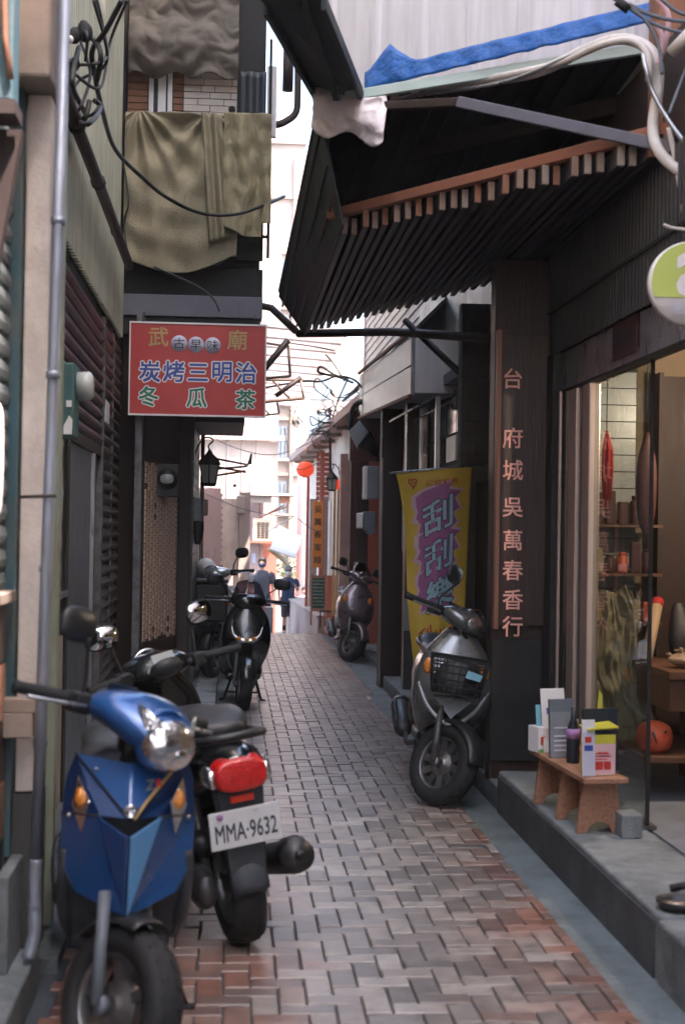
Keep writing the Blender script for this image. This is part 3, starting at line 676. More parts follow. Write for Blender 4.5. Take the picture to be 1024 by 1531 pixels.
# sign panels of the corner shop
t = thing('vertical_signboard', 'tall dark wooden signboard with rose coloured Chinese characters beside the shop front', 'sign', (1.62, 7.93, .95))
B('board', (1.50, 7.91, .98), (1.775, 7.95, 2.62), 'board_wood', t, bevel=.004)
B('edge_strip', (1.474, 7.885, .96), (1.499, 7.952, 2.64), 'wood_edge', t, bevel=.003)
mb = MB()
for ch, py in zip('台府城吳萬春香行', (566, 655, 703, 758, 808, 853, 897, 937)):
    p = at(766, py, 7.905); glyph_mesh(MB(), ch, (p.x - .059, 7.906, p.z - .045), (1, 0, 0), (0, 0, 1), .122, off=.013).build('character', 'rose_letter', t, fix=False)
t = thing('red_door_notice', 'small dark red paper notice with writing on the steel header of the shop', 'notice', (1.80, 6.6, 2.4))
MB().quadsheet((1.806, 6.28, 2.33), (1.806, 6.70, 2.33), (1.806, 6.70, 2.50), (1.806, 6.28, 2.50), .004).build('paper', 'maroon', t)
for i, ch in enumerate('福滿堂'): glyph_mesh(MB(), ch, (1.798, 6.68 - i * .125, 2.365), (0, -1, 0), (0, 0, 1), .115, off=.008).build('character', 'ink', t, fix=False)
t = thing('round_sign', 'round lime green and white hanging sign cut by the right edge of the picture', 'sign', (1.78, 5.2, 2.5))
c = at(1030, 424, 5.3); rr_ = .158
mb = MB(); mb.lathe([(0, -.02), (rr_, -.02), (rr_, .02), (0, .02)], c, 'y', 56); mb.build('disc', 'sign_white', t)
pts = [c + Vector((math.cos(a) * rr_ * .965, -.0225, math.sin(a) * rr_ * .965)) for a in [R(-22) + i * (R(224)) / 48 for i in range(49)]]
mb = MB(); mb.prism(pts, (0, -.002, 0)); mb.build('green_field', 'lime_disc', t)
mb = MB(); glyph_mesh(mb, 'a', c + Vector((-.062, -.026, -.045)), (1, 0, 0), (0, 0, 1), .34, off=.02); mb.build('lettering', 'sign_white', t)
for i, ch in enumerate('熱門'): glyph_mesh(MB(), ch, c + Vector((-.075 + i * .05, -.0215, -.115)), (1, 0, 0), (0, 0, 1), .05).build('character', 'disc_grey', t, fix=False)
MB().tube(catmull([at(992, 335, 5.28), at(1005, 340, 5.28), at(1035, 345, 5.28), c + Vector((0.05, 0, rr_ + .01))]), .006).build('hanger', 'conduit', t)

# ================================================================ RIGHT: LOTTERY SHOP
ls = thing('tiled_shop', 'narrow grey tiled shop with a dark window behind the yellow banner', 'shop', (1.8, 11, 0))
B('side_wall', (1.78, 8.95, .1), (2.1, 13.65, 3.65), 'grey_tile', ls)
pb = B('pillar', (1.585, 9.86, .1), (1.80, 9.98, 3.1), 'mortar', ls)
t0 = None
for i in range(38):
    z0 = .12 + i * .077; off = .05 * (i % 2)
    for x0, x1 in ((1.587, 1.587 + .052 + off), (1.587 + .058 + off, 1.797)):
        MB().box((x0, 9.846, z0), (x1, 9.859, z0 + .071)).build('tile', 'grey_tile', pb)
B('pillar', (1.53, 12.45, .1), (1.64, 12.6, 2.75), 'grey_tile', ls); B('pillar_base', (1.526, 12.44, .1), (1.644, 12.448, .62), 'concrete_dark', ls); B('pillar_band', (1.526, 12.44, .625), (1.644, 12.448, .92), 'white_tile', ls)
B('pillar', (1.435, 13.62, .0), (1.64, 13.8, 2.9), 'dark_brown', ls)
B('pillar_edge', (1.433, 13.59, .0), (1.447, 13.615, 2.2), 'wood_grey', ls)
wf = B('window', (1.745, 10.45, 2.02), (1.778, 12.7, 2.62), 'dark', ls)
for k, (y0, y1) in enumerate(((10.52, 10.95), (11.0, 11.5), (11.56, 12.05), (12.1, 12.62))):
    B('pane', (1.735, y0, 2.28), (1.744, y1, 2.56), 'window_dark' if k % 2 else 'window_blue', wf); B('pane', (1.735, y0, 2.06), (1.744, y1, 2.26), 'cream_panel' if k in (0, 1) else 'window_dark', wf)
B('sill', (1.70, 10.4, 1.96), (1.778, 12.75, 2.01), 'wood_grey', wf)
B('lintel', (1.66, 10.2, 2.66), (1.778, 12.8, 2.74), 'beam_grey', ls)
B('red_ledge', (1.6, 9.9, 1.90), (1.778, 12.3, 1.945), 'maroon', ls, bevel=.004)
B('shop_shutter', (1.7, 9.0, .11), (1.778, 12.4, 1.85), 'dark', ls)
MB().tube([at(613, 700, 13.0), at(613, 640, 13.0), at(616, 600, 13.0)], .02).build('conduit', 'conduit', ls)
B('metal_post', (1.62, 11.3, 1.95), (1.655, 11.36, 2.6), 'steel', ls)
for a, b in (((583, 630, 13.0), (650, 592, 11.3)), ((612, 632, 12.6), (690, 591, 11.0))):
    MB().tube([at(*a), at(*b)], .009, 6).build('stay_rod', 'steel', ls)
sb = thing('signbox', 'long blank white signboard box projecting over the lane beyond the canopy', 'sign box', (1.6, 13, 2.6))
MB().hexa([(1.425, 11.22, 2.58), (1.89, 11.22, 2.58), (1.89, 15.9, 2.76), (1.41, 15.9, 2.76)], [(1.425, 11.22, 3.07), (1.89, 11.22, 3.07), (1.89, 15.9, 3.24), (1.41, 15.9, 3.24)]).build('box', 'meter_grey', sb, bevel=.01)
B('end_panel', (1.435, 11.2, 2.6), (1.88, 11.217, 3.06), 'white_panel', sb)
for i in range(9):
    y0 = 11.3 + i * .51; z0 = 2.6 + i * .0196
    for j in range(2):
        MB().hexa([(1.413, y0, z0 + j * .23), (1.4235, y0, z0 + j * .23), (1.4185, y0 + .49, z0 + .019 + j * .23), (1.408, y0 + .49, z0 + .019 + j * .23)],
                  [(1.413, y0, z0 + .215 + j * .23), (1.4235, y0, z0 + .215 + j * .23), (1.4185, y0 + .49, z0 + .234 + j * .23), (1.408, y0 + .49, z0 + .234 + j * .23)]).build('face_panel', 'cream_panel', sb)
beam((1.40, 11.25, 2.575), (1.40, 15.9, 2.755), .03, .03, 'edge_rail', 'rust', sb)
beam((1.40, 11.25, 3.09), (1.40, 15.9, 3.26), .03, .03, 'edge_rail', 'rust', sb)
# dark lean-to roof and sided upper floor behind
up_ = thing('sided_house', 'upper floor clad in beige horizontal siding above the signboard box', 'house', (2.2, 16, 3.5))
B('upper_wall', (1.93, 12.0, 3.6), (4.5, 20.7, 5.05), 'mortar', up_)
for i in range(12):
    z0 = 3.62 + i * .113; MB().hexa([(1.905, 12.0, z0), (1.928, 12.0, z0), (1.928, 20.68, z0), (1.905, 20.68, z0)], [(1.918, 12.0, z0 + .105), (1.928, 12, z0 + .105), (1.928, 20.68, z0 + .105), (1.918, 20.68, z0 + .105)]).build('siding_board', 'beige_siding', up_)
B('corner_post', (1.89, 20.6, 3.55), (2.0, 20.75, 5.05), 'white_wall', up_)
MB().quadsheet((1.55, 11.9, 3.25), (1.55, 20.3, 3.35), (1.95, 20.3, 3.66), (1.95, 11.9, 3.66), .03).build('lean_to_roof', 'dark', up_)
B('lower_wall', (2.0, 13.66, 0), (4.5, 20.7, 3.55), 'maroon', up_)
B('recess_wall', (1.53, 18.3, .05), (2.0, 18.45, 3.2), 'maroon', up_)
B('recess_door', (1.60, 18.24, .05), (1.76, 18.29, 2.1), 'dark_brown', up_)
B('terracotta_jamb', (1.76, 18.2, .05), (1.9, 18.29, 2.4), 'terracotta', up_)
B('terracotta_jamb', (1.60, 13.85, .05), (1.68, 13.95, 1.3), 'terracotta', up_)
B('lintel_band', (1.42, 17.2, 2.35), (2.0, 17.4, 2.95), 'maroon', up_)
wc = B('white_pier', (1.42, 18.6, .05), (1.60, 18.75, 2.5), 'plaster_pink', up_)
for i in range(10): B('tile', (1.425, 18.58, 1.3 + i * .085), (1.595, 18.597, 1.3 + i * .085 + .078), 'pink_tile', wc)

# far right row under the long eave
fr_ = thing('eaved_shophouse', 'sunlit low shophouse with a long pinkish eave at the end of the lane', 'shophouse', (1.6, 22, 0))
e0, e1 = Vector((1.50, 16.6, 2.98)), Vector((1.06, 25.6, 2.70))
MB().hexa([e0, e0 + Vector((.8, 0, .1)), e1 + Vector((1.2, 0, .1)), e1], [e0 + Vector((0, 0, .12)), e0 + Vector((.8, 0, .5)), e1 + Vector((1.2, 0, .5)), e1 + Vector((0, 0, .12))]).build('eave_roof', 'plaster_pink', fr_)
beam(e0 + Vector((-.02, 0, .06)), e1 + Vector((-.02, 0, .06)), .04, .12, 'fascia_board', 'plaster_pink', fr_)
for i in range(9):
    p = e0.lerp(e1, (i + .5) / 9); beam(p + Vector((.02, 0, -.03)), p + Vector((.75, 0, .0)), .06, .05, 'rafter', 'wood_grey', fr_)
MB().hexa([(1.56, 18.9, -.4), (4, 18.9, -.4), (4, 26, -.5), (1.42, 26, -.5)], [(1.56, 18.9, 3.0), (4, 18.9, 3.0), (4, 26, 2.9), (1.42, 26, 2.9)]).build('wall', 'plaster', fr_)
for i in range(10): B('shutter_slat', (1.30, 21.9, 1.95 + i * .075), (1.55, 21.93, 1.95 + i * .075 + .066), 'terracotta', fr_)
B('door_post', (1.335, 21.55, -.05), (1.40, 21.62, 2.7), 'terracotta', fr_)
B('door_post', (1.21, 23.0, -.3), (1.26, 23.06, 2.45), 'terracotta', fr_)
B('bright_jamb', (1.405, 21.6, -.05), (1.47, 21.68, 2.0), 'white_wall', fr_)
B('bright_jamb', (1.275, 23.1, -.2), (1.40, 23.15, 2.0), 'white_wall', fr_)
B('brass_trim', (1.42, 19.8, .3), (1.455, 19.84, 2.1), 'gold_paint', fr_)
B('brass_trim', (1.47, 19.8, .3), (1.50, 19.84, 2.1), 'gold_paint', fr_)
B('reddish_panel', (1.375, 20.3, -.02), (1.5, 20.36, .85), 'terracotta', fr_)
MB().hexa([(1.28, 20.7, -.4), (1.5, 20.7, -.4), (1.42, 26, -.9), (1.05, 26, -.9)], [(1.28, 20.7, .22), (1.5, 20.7, .22), (1.42, 26, .24), (1.05, 26, .24)]).build('low_wall', 'plaster_pink', fr_)
MB().hexa([(1.26, 20.68, .222), (1.52, 20.68, .222), (1.44, 26, .242), (1.02, 26, .242)], [(1.26, 20.68, .25), (1.52, 20.68, .25), (1.44, 26, .27), (1.02, 26, .27)]).build('wall_cap', 'white_wall', fr_)
dk = B('deck', (1.36, 17.6, .05), (1.62, 20.5, .085), 'terracotta', fr_)
for i in range(4): B('plank', (1.365 + i * .064, 17.62, .087), (1.365 + i * .064 + .058, 20.48, .1), 'wood_grey', dk)
t = thing('deck_rail', 'low dark metal rail in front of the green chalkboard', 'rail', (1.4, 20.3, .1))
MB().tube([at(478, 914, 20.3), at(512, 914, 20.3)], .014, 6).build('rail_bar', 'rust_pipe', t)
for px in (479, 498): p = at(px, 914, 20.3); MB().tube([p, Vector((p.x, p.y, .1))], .012, 6).build('rail_post', 'rust_pipe', t)

t = thing('orange_signboard', 'orange vertical signboard with black Chinese characters beside the sunlit doorway', 'sign', (1.28, 21.0, 1.4))
B('board', (1.205, 20.98, .94), (1.35, 21.01, 1.92), 'orange_sign', t, bevel=.004)
for i, ch in enumerate('吳萬春蜜餞'): glyph_mesh(MB(), ch, (1.223, 20.975, 1.76 - i * .187), (1, 0, 0), (0, 0, 1), .115, off=.008).build('character', 'ink', t, fix=False)
t = thing('chalkboard', 'green chalkboard menu in a wooden easel frame at the foot of the orange sign', 'chalkboard', (1.28, 20.6, .1))
B('board', (1.19, 20.6, .36), (1.36, 20.62, .80), 'chalk_green', t)
for a, b in (((1.165, .12), (1.19, .86)), ((1.36, .12), (1.385, .86))): B('frame_post', (a[0], 20.585, a[1]), (b[0], 20.625, b[1]), 'bench_wood', t)
B('frame_rail', (1.19, 20.585, .80), (1.36, 20.625, .84), 'bench_wood', t); B('frame_rail', (1.19, 20.585, .32), (1.36, 20.625, .358), 'bench_wood', t)
mb = MB()
for i in range(8):
    x = 1.2
    while x < 1.34:
        l = rnd.uniform(.006, .018); mb.box((x, 20.597, .755 - i * .05), (x + l, 20.599, .755 - i * .05 + rnd.uniform(.008, .018))); x += l + rnd.uniform(.004, .01)
mb.build('chalk_writing', 'chalk', t)
t = thing('red_lantern', 'round red paper lantern hanging under the far eave', 'lantern', (1.13, 22, 2.43))
mb = MB(); mb.lathe([(.04, -.115), (.08, -.105), (.125, -.06), (.14, 0), (.125, .06), (.08, .105), (.04, .115)], (1.13, 22, 2.43), 'z', 20); mb.build('shade', 'lantern_red', t)
mb = MB(); mb.lathe([(.045, -.13), (.045, -.113), (0, -.113)], (1.13, 22, 2.43), 'z', 12); mb.lathe([(.045, .13), (.045, .113), (0, .113)], (1.13, 22, 2.43), 'z', 12); mb.tube([(1.13, 22, 2.55), (1.13, 22, 2.76)], .005, 5); mb.build('cap', 'gold_paint', t)
t = thing('red_lantern', 'small orange red lantern half hidden beside the far wall lamp', 'lantern', (1.47, 19, 2.1))
mb = MB(); mb.lathe([(.02, -.07), (.06, -.04), (.07, 0), (.06, .04), (.02, .07)], (1.45, 19.3, 2.12), 'z', 16); mb.build('shade', 'lantern_red', t); MB().tube([(1.45, 19.3, 2.19), (1.45, 19.3, 2.4)], .004, 5).build('cord', 'ink', t)

def carriage_lamp(c, s, label, side=-1, scroll=True):
    t = thing('wall_lamp', label, 'lamp', c)
    c = Vector(c)
    def ring(z, r, n=6): return [c + Vector((r * math.cos(math.pi * (2 * i + 1) / n) * s, r * math.sin(math.pi * (2 * i + 1) / n) * s, z * s)) for i in range(n)]
    def lf(secs, nm, m):
        mb = MB(); rs = [ring(z, r) for z, r in secs]
        vs = [p for q in rs for p in q]; fs = [(k * 6 + i, k * 6 + (i + 1) % 6, (k + 1) * 6 + (i + 1) % 6, (k + 1) * 6 + i) for k in range(len(rs) - 1) for i in range(6)]
        fs += [tuple(range(5, -1, -1)), tuple((len(rs) - 1) * 6 + i for i in range(6))]
        mb._add(vs, fs); return mb.build(nm, m, t)
    lf([(-.13, .062), (.03, .085)], 'glass', 'frosted_glass')
    lf([(-.155, .06), (-.13, .075), (-.127, .068)], 'base', 'lamp_iron')
    lf([(.03, .11), (.05, .11), (.085, .085), (.12, .045), (.15, .02), (.165, .012)], 'hood', 'lamp_iron')
    mb = MB(); lo, hi = ring(-.13, .068), ring(.03, .092)
    for a, b in zip(lo, hi): mb.tube([a, b], .006 * s, 5)
    mb.build('cage_bar', 'lamp_iron', t)
    pts = [c + Vector((0, 0, .165 * s)), c + Vector((-.01 * side * -1 * s, 0, .20 * s)), c + Vector((.03 * s, 0, .245 * s)), c + Vector((0, 0, .27 * s)), c + Vector((side * .05 * s, 0, .265 * s)), c + Vector((side * .1 * s, 0, .2 * s)), c + Vector((side * .13 * s, 0, .1 * s))]
    MB().tube(catmull(pts), .008 * s, 6).build('bracket', 'lamp_iron', t)
    return t
carriage_lamp((-.195, 12.5, 2.02), 1.0, 'black iron carriage lamp with a frosted glass hexagon by the left wall')
carriage_lamp((1.335, 19, 2.15), .85, 'small iron carriage lamp on the far right doorway pier', side=1)
# ================================================================ LEFT: SHUTTERED SHOPHOUSE
lh = thing('shuttered_shophouse', 'closed shophouse on the left with dark roller shutters and cream corrugated cladding above', 'shophouse', (-.9, 8, 0))
B('wall', (-3, 4.95, 0), (-.90, 10.78, 3.0), 'dark', lh)
B('upper_wall', (-3, 4.95, 3.0), (-.90, 10.78, 8.4), 'plaster', lh)
mb = MB(); wave_wall(mb, (-.85, 4.95, 2.90), (0, 1, 0), (0, 0, 1), 5.75, .62, .085, .032, (1, 0, 0)); mb.build('corrugated_skirt', 'corrugated_cream', lh)
mb = MB(); wave_wall(mb, (-.88, 4.95, 3.5), (0, 1, 0), (0, 0, 1), 5.78, 4.8, .095, .032, (1, 0, 0)); mb.build('corrugated_cladding', 'corrugated_cream', lh)
B('skirt_support', (-.895, 4.95, 2.78), (-.86, 10.7, 2.9), 'dark', lh)
def slat(y0, y1, n, z0, pitch, m, x=-.862):
    first = None
    for i in range(n):
        z = z0 + i * pitch
        if first is None:
            mb = MB(); prof = [(x, 0), (x + .016, .006), (x + .032, .02), (x + .034, .036), (x + .012, pitch - .014), (x + .004, pitch - .006), (x - .004, pitch - .004), (x - .004, 0)]
            mb.prism([(a, y0, z + b) for a, b in prof], (0, y1 - y0, 0)); first = mb.build('shutter_slat', m, lh)
        else: c = add(first, 'shutter_slat', lh); c.location = (0, 0, z - z0)
slat(5.2, 9.25, 10, 2.02, .082, 'shutter_red'); slat(9.32, 10.68, 35, .05, .08, 'shutter')
B('shutter_post', (-.87, 9.255, .03), (-.825, 9.315, 2.85), 'engine_metal', lh, bevel=.004)
B('shutter_post', (-.87, 10.02, .03), (-.828, 10.06, 2.85), 'engine_metal', lh, bevel=.004)
B('header_rail', (-.88, 5.2, 1.95), (-.835, 9.25, 2.015), 'dark_brown', lh)
dr = B('door', (-.875, 7.5, .04), (-.85, 8.75, 1.945), 'door_grey', lh, bevel=.004)
B('letter_slot', (-.848, 7.75, .88), (-.84, 8.3, .96), 'wood_grey', dr)
B('door_frame', (-.88, 8.76, .03), (-.83, 8.84, 1.945), 'steel', lh); B('door_frame', (-.88, 7.40, .03), (-.835, 7.49, 1.945), 'dark', lh)
def f(u, v): return Vector((-.85 + .006 * noise.noise(Vector((u * 3, v * 12, 0))), 6.55 + .82 * u, .95 + 1.0 * v))
MB().grid(f, 10, 60, (-.01, 0, 0)).build('glossy_panel', 'glossy_steel', lh)
B('lower_panel', (-.87, 6.55, .04), (-.845, 7.38, .94), 'wood_grey', lh); B('panel_handle', (-.84, 6.8, 1.14), (-.825, 7.4, 1.17), 'steel', lh)
B('door_step', (-.85, 6.6, .036), (-.72, 8.9, .085), 'concrete_dark', lh)
# meter box
t = thing('meter_box', 'teal electric meter box with a clear dial cover on the left wall', 'meter box', (-.8, 7.0, 2.0))
B('case', (-.835, 6.78, 1.92), (-.745, 7.02, 2.27), 'meter_teal', t, bevel=.01)
B('sticker', (-.78, 6.773, 2.06), (-.755, 6.779, 2.09), 'plate_white', t)
mb = MB(); mb.lathe([(.07, 0), (.07, .06), (.05, .075), (0, .075)], (-.742, 6.9, 2.17), 'x', 24); mb.build('dial_cover', 'frosted_glass', t)
mb = MB(); mb.prism([(-.79, 6.772, 1.93), (-.752, 6.772, 1.93), (-.75, 6.772, 2.0), (-.765, 6.772, 2.02), (-.79, 6.772, 1.97)], (0, .006, 0)); mb.build('peeled_label', 'plate_white', t)
top(B('paper_note', (-.825, 9.33, 2.18), (-.82, 9.62, 2.32), 'paper_white'), 'small white card stuck on the roller shutter near the red sign', 'card')
# near left frontage
nl_ = thing('near_frontage', 'near left frontage with a cream column, teal trim and grey shutter', 'building', (-.7, 4.6, 0))
B('column', (-.695, 4.78, .62), (-.615, 4.92, 2.93), 'plaster', nl_, bevel=.006)
B('column_base', (-.70, 4.77, .1), (-.612, 4.925, .615), 'grey_tile', nl_)
B('beam', (-.75, 4.6, 2.935), (-.60, 5.0, 3.5), 'wood_grey', nl_, bevel=.01)
B('teal_jamb', (-.735, 4.72, .42), (-.70, 4.80, 3.0), 'teal_paint', nl_)
B('sage_jamb', (-.66, 5.25, .05), (-.625, 5.33, 3.1), 'sage_paint', nl_)
B('sage_jamb', (-.70, 5.1, .05), (-.665, 5.2, 3.1), 'corrugated_cream', nl_)
B('wall', (-1.6, 1.5, 0), (-.752, 4.94, 6.4), 'plaster', nl_)
for i in range(24): 
    z = 1.28 + i * .075; MB().prism([(-.75, 1.6, z), (-.728, 1.6, z + .012), (-.722, 1.6, z + .035), (-.728, 1.6, z + .066), (-.75, 1.6, z + .07)], (0, 3.1, 0)).build('shutter_slat', 'shutter_grey', nl_)
for i in range(6): B('base_board', (-.75, 1.6, .12 + i * .19), (-.712, 4.66, .12 + i * .19 + .178), 'rust', nl_).data.materials[0] = M['dark_brown'] if i % 2 else M['bench_wood']
B('wood_rail', (-.75, 3.4, 1.255), (-.685, 4.68, 1.29), 'wood_grey', nl_, bevel=.004)
B('wood_rail', (-.72, 4.62, .82), (-.62, 4.72, .9), 'wood_grey', nl_, bevel=.004)
B('wood_rail', (-.72, 4.62, .9), (-.60, 4.68, .945), 'wood_grey', nl_, bevel=.004)
B('orange_strip', (-.735, 4.2, 2.05), (-.725, 4.33, 2.45), 'orange_beam', nl_)
B('kerb', (-.78, 3.3, -.02), (-.60, 4.74, .12), 'concrete', nl_, bevel=.01)
B('splash_wall', (-.70, 4.45, .12), (-.66, 4.76, .42), 'concrete', nl_, bevel=.006)
t = thing('blue_shop_sign', 'blue shop sign with a curved brown rim in the top left corner', 'sign', (-.75, 4.2, 2.9))
mb = MB(); mb.box((-.95, 4.15, 2.72), (-.645, 4.26, 3.35)); mb.build('panel', 'teal_paint', t, bevel=.01)
pts = [Vector((-.645 - .11 * math.sin(a), 4.14, 2.95 + .3 * math.cos(a))) for a in [i * math.pi / 14 for i in range(15)]]
MB().tube([(-.655, 4.135, 3.12), (-.672, 4.135, 3.0), (-.668, 4.135, 2.9), (-.65, 4.135, 2.78)], .01, 6).build('rim', 'rust', t)
B('lower_edge', (-.95, 4.13, 2.68), (-.635, 4.27, 2.72), 'dark_brown', t)
mb = MB(); mb.prism([(-.8, 4.3, 2.1), (-.735, 4.3, 2.1), (-.64, 4.3, 2.68), (-.8, 4.3, 2.68)], (0, .06, 0)); top(mb.build('sign_bracket', 'dark_brown'), 'dark slanted bracket under the blue sign in the top left corner', 'bracket')
t = thing('white_cushion_sign', 'white rounded panel cut by the left edge of the picture', 'panel', (-.73, 4.3, 1.7))
MB().loft([(-.73, 4.28, 1.52, .035, .02), (-.725, 4.28, 1.56, .05, .03), (-.725, 4.28, 1.82, .05, .03), (-.73, 4.28, 1.87, .03, .02)], plane='z').build('panel', 'sign_white', t)
# pole
pt, pb_ = at(98, -30, 4.72), at(50, 1430, 4.6)
t = thing('downpipe', 'tall grey metal pipe with wrapped joints standing at the cream column on the left', 'pipe', pb_)
MB().tube([pt, at(84, 420, 4.67), at(78, 620, 4.66), at(64, 1000, 4.63), at(54, 1290, 4.6)], .019, 14).build('pipe', 'galv', t)
mb = MB(); P = [at(54, 1285, 4.6), at(53, 1310, 4.6), at(52, 1340, 4.59), at(52, 1365, 4.59), at(51, 1400, 4.58), at(42, 1436, 4.56)]
mb.tube(catmull(P, 5), [.02 + .008 * abs(noise.noise(Vector((i * .9, 0, 0)))) for i in range(26)], 12); mb.build('foot_joint', 'galv', t)
MB().tube([at(32, 743, 4.66), at(60, 742, 4.62), at(84, 741, 4.62)], .006, 6).build('pipe_clamp', 'rust_pipe', t)
for py in (330, 560, 850, 1110): c = at(98 - 48 * py / 1430, py, 4.65); MB().lathe([(.0195, -.012), (.023, -.012), (.023, .012), (.0195, .012), (.0195, -.012)], c, 'z', 14).build('collar', 'galv', t)
MB().tube([at(78, -20, 4.9), at(86, 90, 4.9), at(83, 130, 4.9)], .012, 8).build('upper_bend', 'conduit', t)
# big brown pipe along the corrugated wall
t = thing('rusty_pipe', 'rusty brown pipe running down along the cream corrugated wall', 'pipe', (-.76, 8, 3.4))
MB().tube([(-.77, 5.2, 3.42), (-.76, 7.5, 3.40), (-.755, 10.3, 3.37)], .033, 10).build('pipe', 'rust_pipe', t)
for y in (6.8, 7.9, 9.2): MB().tube([(-.76, y, 3.40), (-.76, y + .05, 3.40)], .042, 10).build('pipe_collar', 'dark', t)
# cable bundle
t = thing('cable_bundle', 'tangle of black cables and clamps against the corrugated wall at upper left', 'cables', at(120, 100, 6.9))
cb = [[(108, 50), (125, 45), (150, 75), (145, 120)], [(120, 60), (135, 110), (120, 160), (105, 175)], [(118, 45), (130, 50), (128, 90)], [(100, 170), (130, 185), (150, 160), (142, 150)],
      [(112, 110), (150, 130), (165, 60), (190, 0)], [(105, 150), (118, 120), (160, 90), (140, 0)], [(104, 90), (110, 150), (125, 178), (134, 150)], [(100, 140), (112, 100), (140, 95), (160, 80), (150, 20), (142, -10)],
      [(108, 176), (135, 172), (148, 158)], [(118, 70), (108, 120), (118, 150), (132, 176)]]
for k, q in enumerate(cb):
    MB().tube(catmull([at(x, y, 6.9 + .25 * math.sin(i * 2 + k)) for i, (x, y) in enumerate(q)]), .008 if k % 3 else .014, 6).build('cable', 'cable_black', t)
for (x, y, r) in ((125, 42, .03), (112, 52, .03), (128, 48, .035), (112, 95, .025)):
    MB().ball(at(x, y, 6.85), (r, r, r * 1.4), 10, 6).build('clamp', 'rubber', t)
MB().ball(at(104, 58, 6.8), (.02, .02, .02), 8, 6).build('insulator', 'sign_white', t)
top(MB().tube(catmull([at(182, 0, 6.5), at(158, 45, 6.7), at(138, 75, 6.9), at(142, 110, 7.1), at(152, 160, 7.6), at(172, 222, 8.6), at(210, 262, 9.6), at(250, 295, 10.3), at(300, 318, 10.6), at(350, 320, 10.7), at(390, 308, 10.8), at(425, 293, 11.2)], 8), .0135, 8).build('black_cable', 'cable_black'), 'thick black cable sagging across the khaki tarpaulin', 'cable')
top(MB().tube(catmull([at(190, 372, 10.8), at(186, 330, 10.85), at(193, 300, 10.8), at(186, 250, 10.85)], 6), .007, 6).build('black_cable', 'cable_black'), 'thin black cable hanging down the left edge of the khaki tarpaulin', 'cable')
top(MB().tube(catmull([at(230, 398, 10.8), at(290, 425, 10.85), at(318, 445, 10.85), at(328, 465, 10.85)], 6), .008, 6).build('black_cable', 'cable_black'), 'black cable drooping over the grey beam above the red sign', 'cable')

# ================================================================ LEFT: BALCONY HOUSE
bh = thing('balcony_house', 'upper storey overhanging the lane above the red sign, closed off with tarpaulins', 'house', (-.3, 12, 3.1))
B('floor_beam', (-.86, 10.98, 3.12), (.215, 11.16, 3.285), 'beam_grey', bh, bevel=.006)
B('dark_front', (-.86, 11.1, 3.29), (.215, 11.2, 3.52), 'dark', bh)
B('upper_room', (-.86, 11.2, 3.13), (.19, 14.2, 4.65), 'dark', bh)
B('upper_room', (-.86, 11.3, 4.66), (.16, 14.2, 8.0), 'plaster', bh)
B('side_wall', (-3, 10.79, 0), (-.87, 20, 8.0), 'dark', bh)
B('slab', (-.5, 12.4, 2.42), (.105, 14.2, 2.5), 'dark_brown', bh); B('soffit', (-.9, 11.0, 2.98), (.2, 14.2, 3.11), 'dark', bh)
bx = B('tile_backing', (-.86, 11.17, 4.55), (.0, 11.29, 5.3), 'mortar', bh)
rr = random.Random(4)
for r in range(13):
    z = 4.6 + r * .052; x = -.20 - .0 + rr.uniform(-.04, 0)
    x = -.42
    while x < -.01:
        w_ = rr.uniform(.1, .22); x1 = min(x + w_, -.002); B('stone', (x, 11.15 + rr.uniform(0, .01), z), (x1 - .006, 11.168, z + .046), 'cream_panel', bx); x = x1
for r in range(13):
    for (x0, x1) in ((-.85, -.70), (-.50, -.43)): B('brick', (x0, 11.152, 4.6 + r * .052), (x1, 11.168, 4.6 + r * .052 + .045), 'rust', bx)
for (x0, x1) in ((-.69, -.655), (-.62, -.56), (-.545, -.51)): B('white_rib', (x0, 11.14, 4.58), (x1, 11.168, 5.28), 'sign_white', bx)
mb = MB(); mb.lathe([(0, 0), (.028, 0), (.028, -.01), (.02, -.012), (.018, -.004), (.01, -.004), (.01, -.012), (0, -.012)], (-.045, 11.145, 4.775), 'y', 24); mb.build('round_vent', 'lamp_iron', bx)
B('window_frame', (.225, 11.05, 4.55), (.30, 11.1, 5.1), 'white_panel', bh)
B('rail_post', (.24, 11.02, 3.6), (.262, 11.05, 5.3), 'dark', bh); B('dark_screen', (.0, 11.16, 3.6), (.215, 11.19, 5.9), 'dark', bh)
for z in (3.75, 4.0, 4.4, 4.55): B('rail_bar', (.0, 11.0, z), (.26, 11.03, z + .02), 'dark', bh)
top(MB().grid(lambda u, v: Vector((.02 + .2 * u, 11.08 + .012 * math.sin(u * 12), 4.66 + .4 * v)), 14, 8, (0, .006, 0)).build('hanging_garment', 'ink'), 'dark navy garment hanging beside the white tiled wall', 'garment')
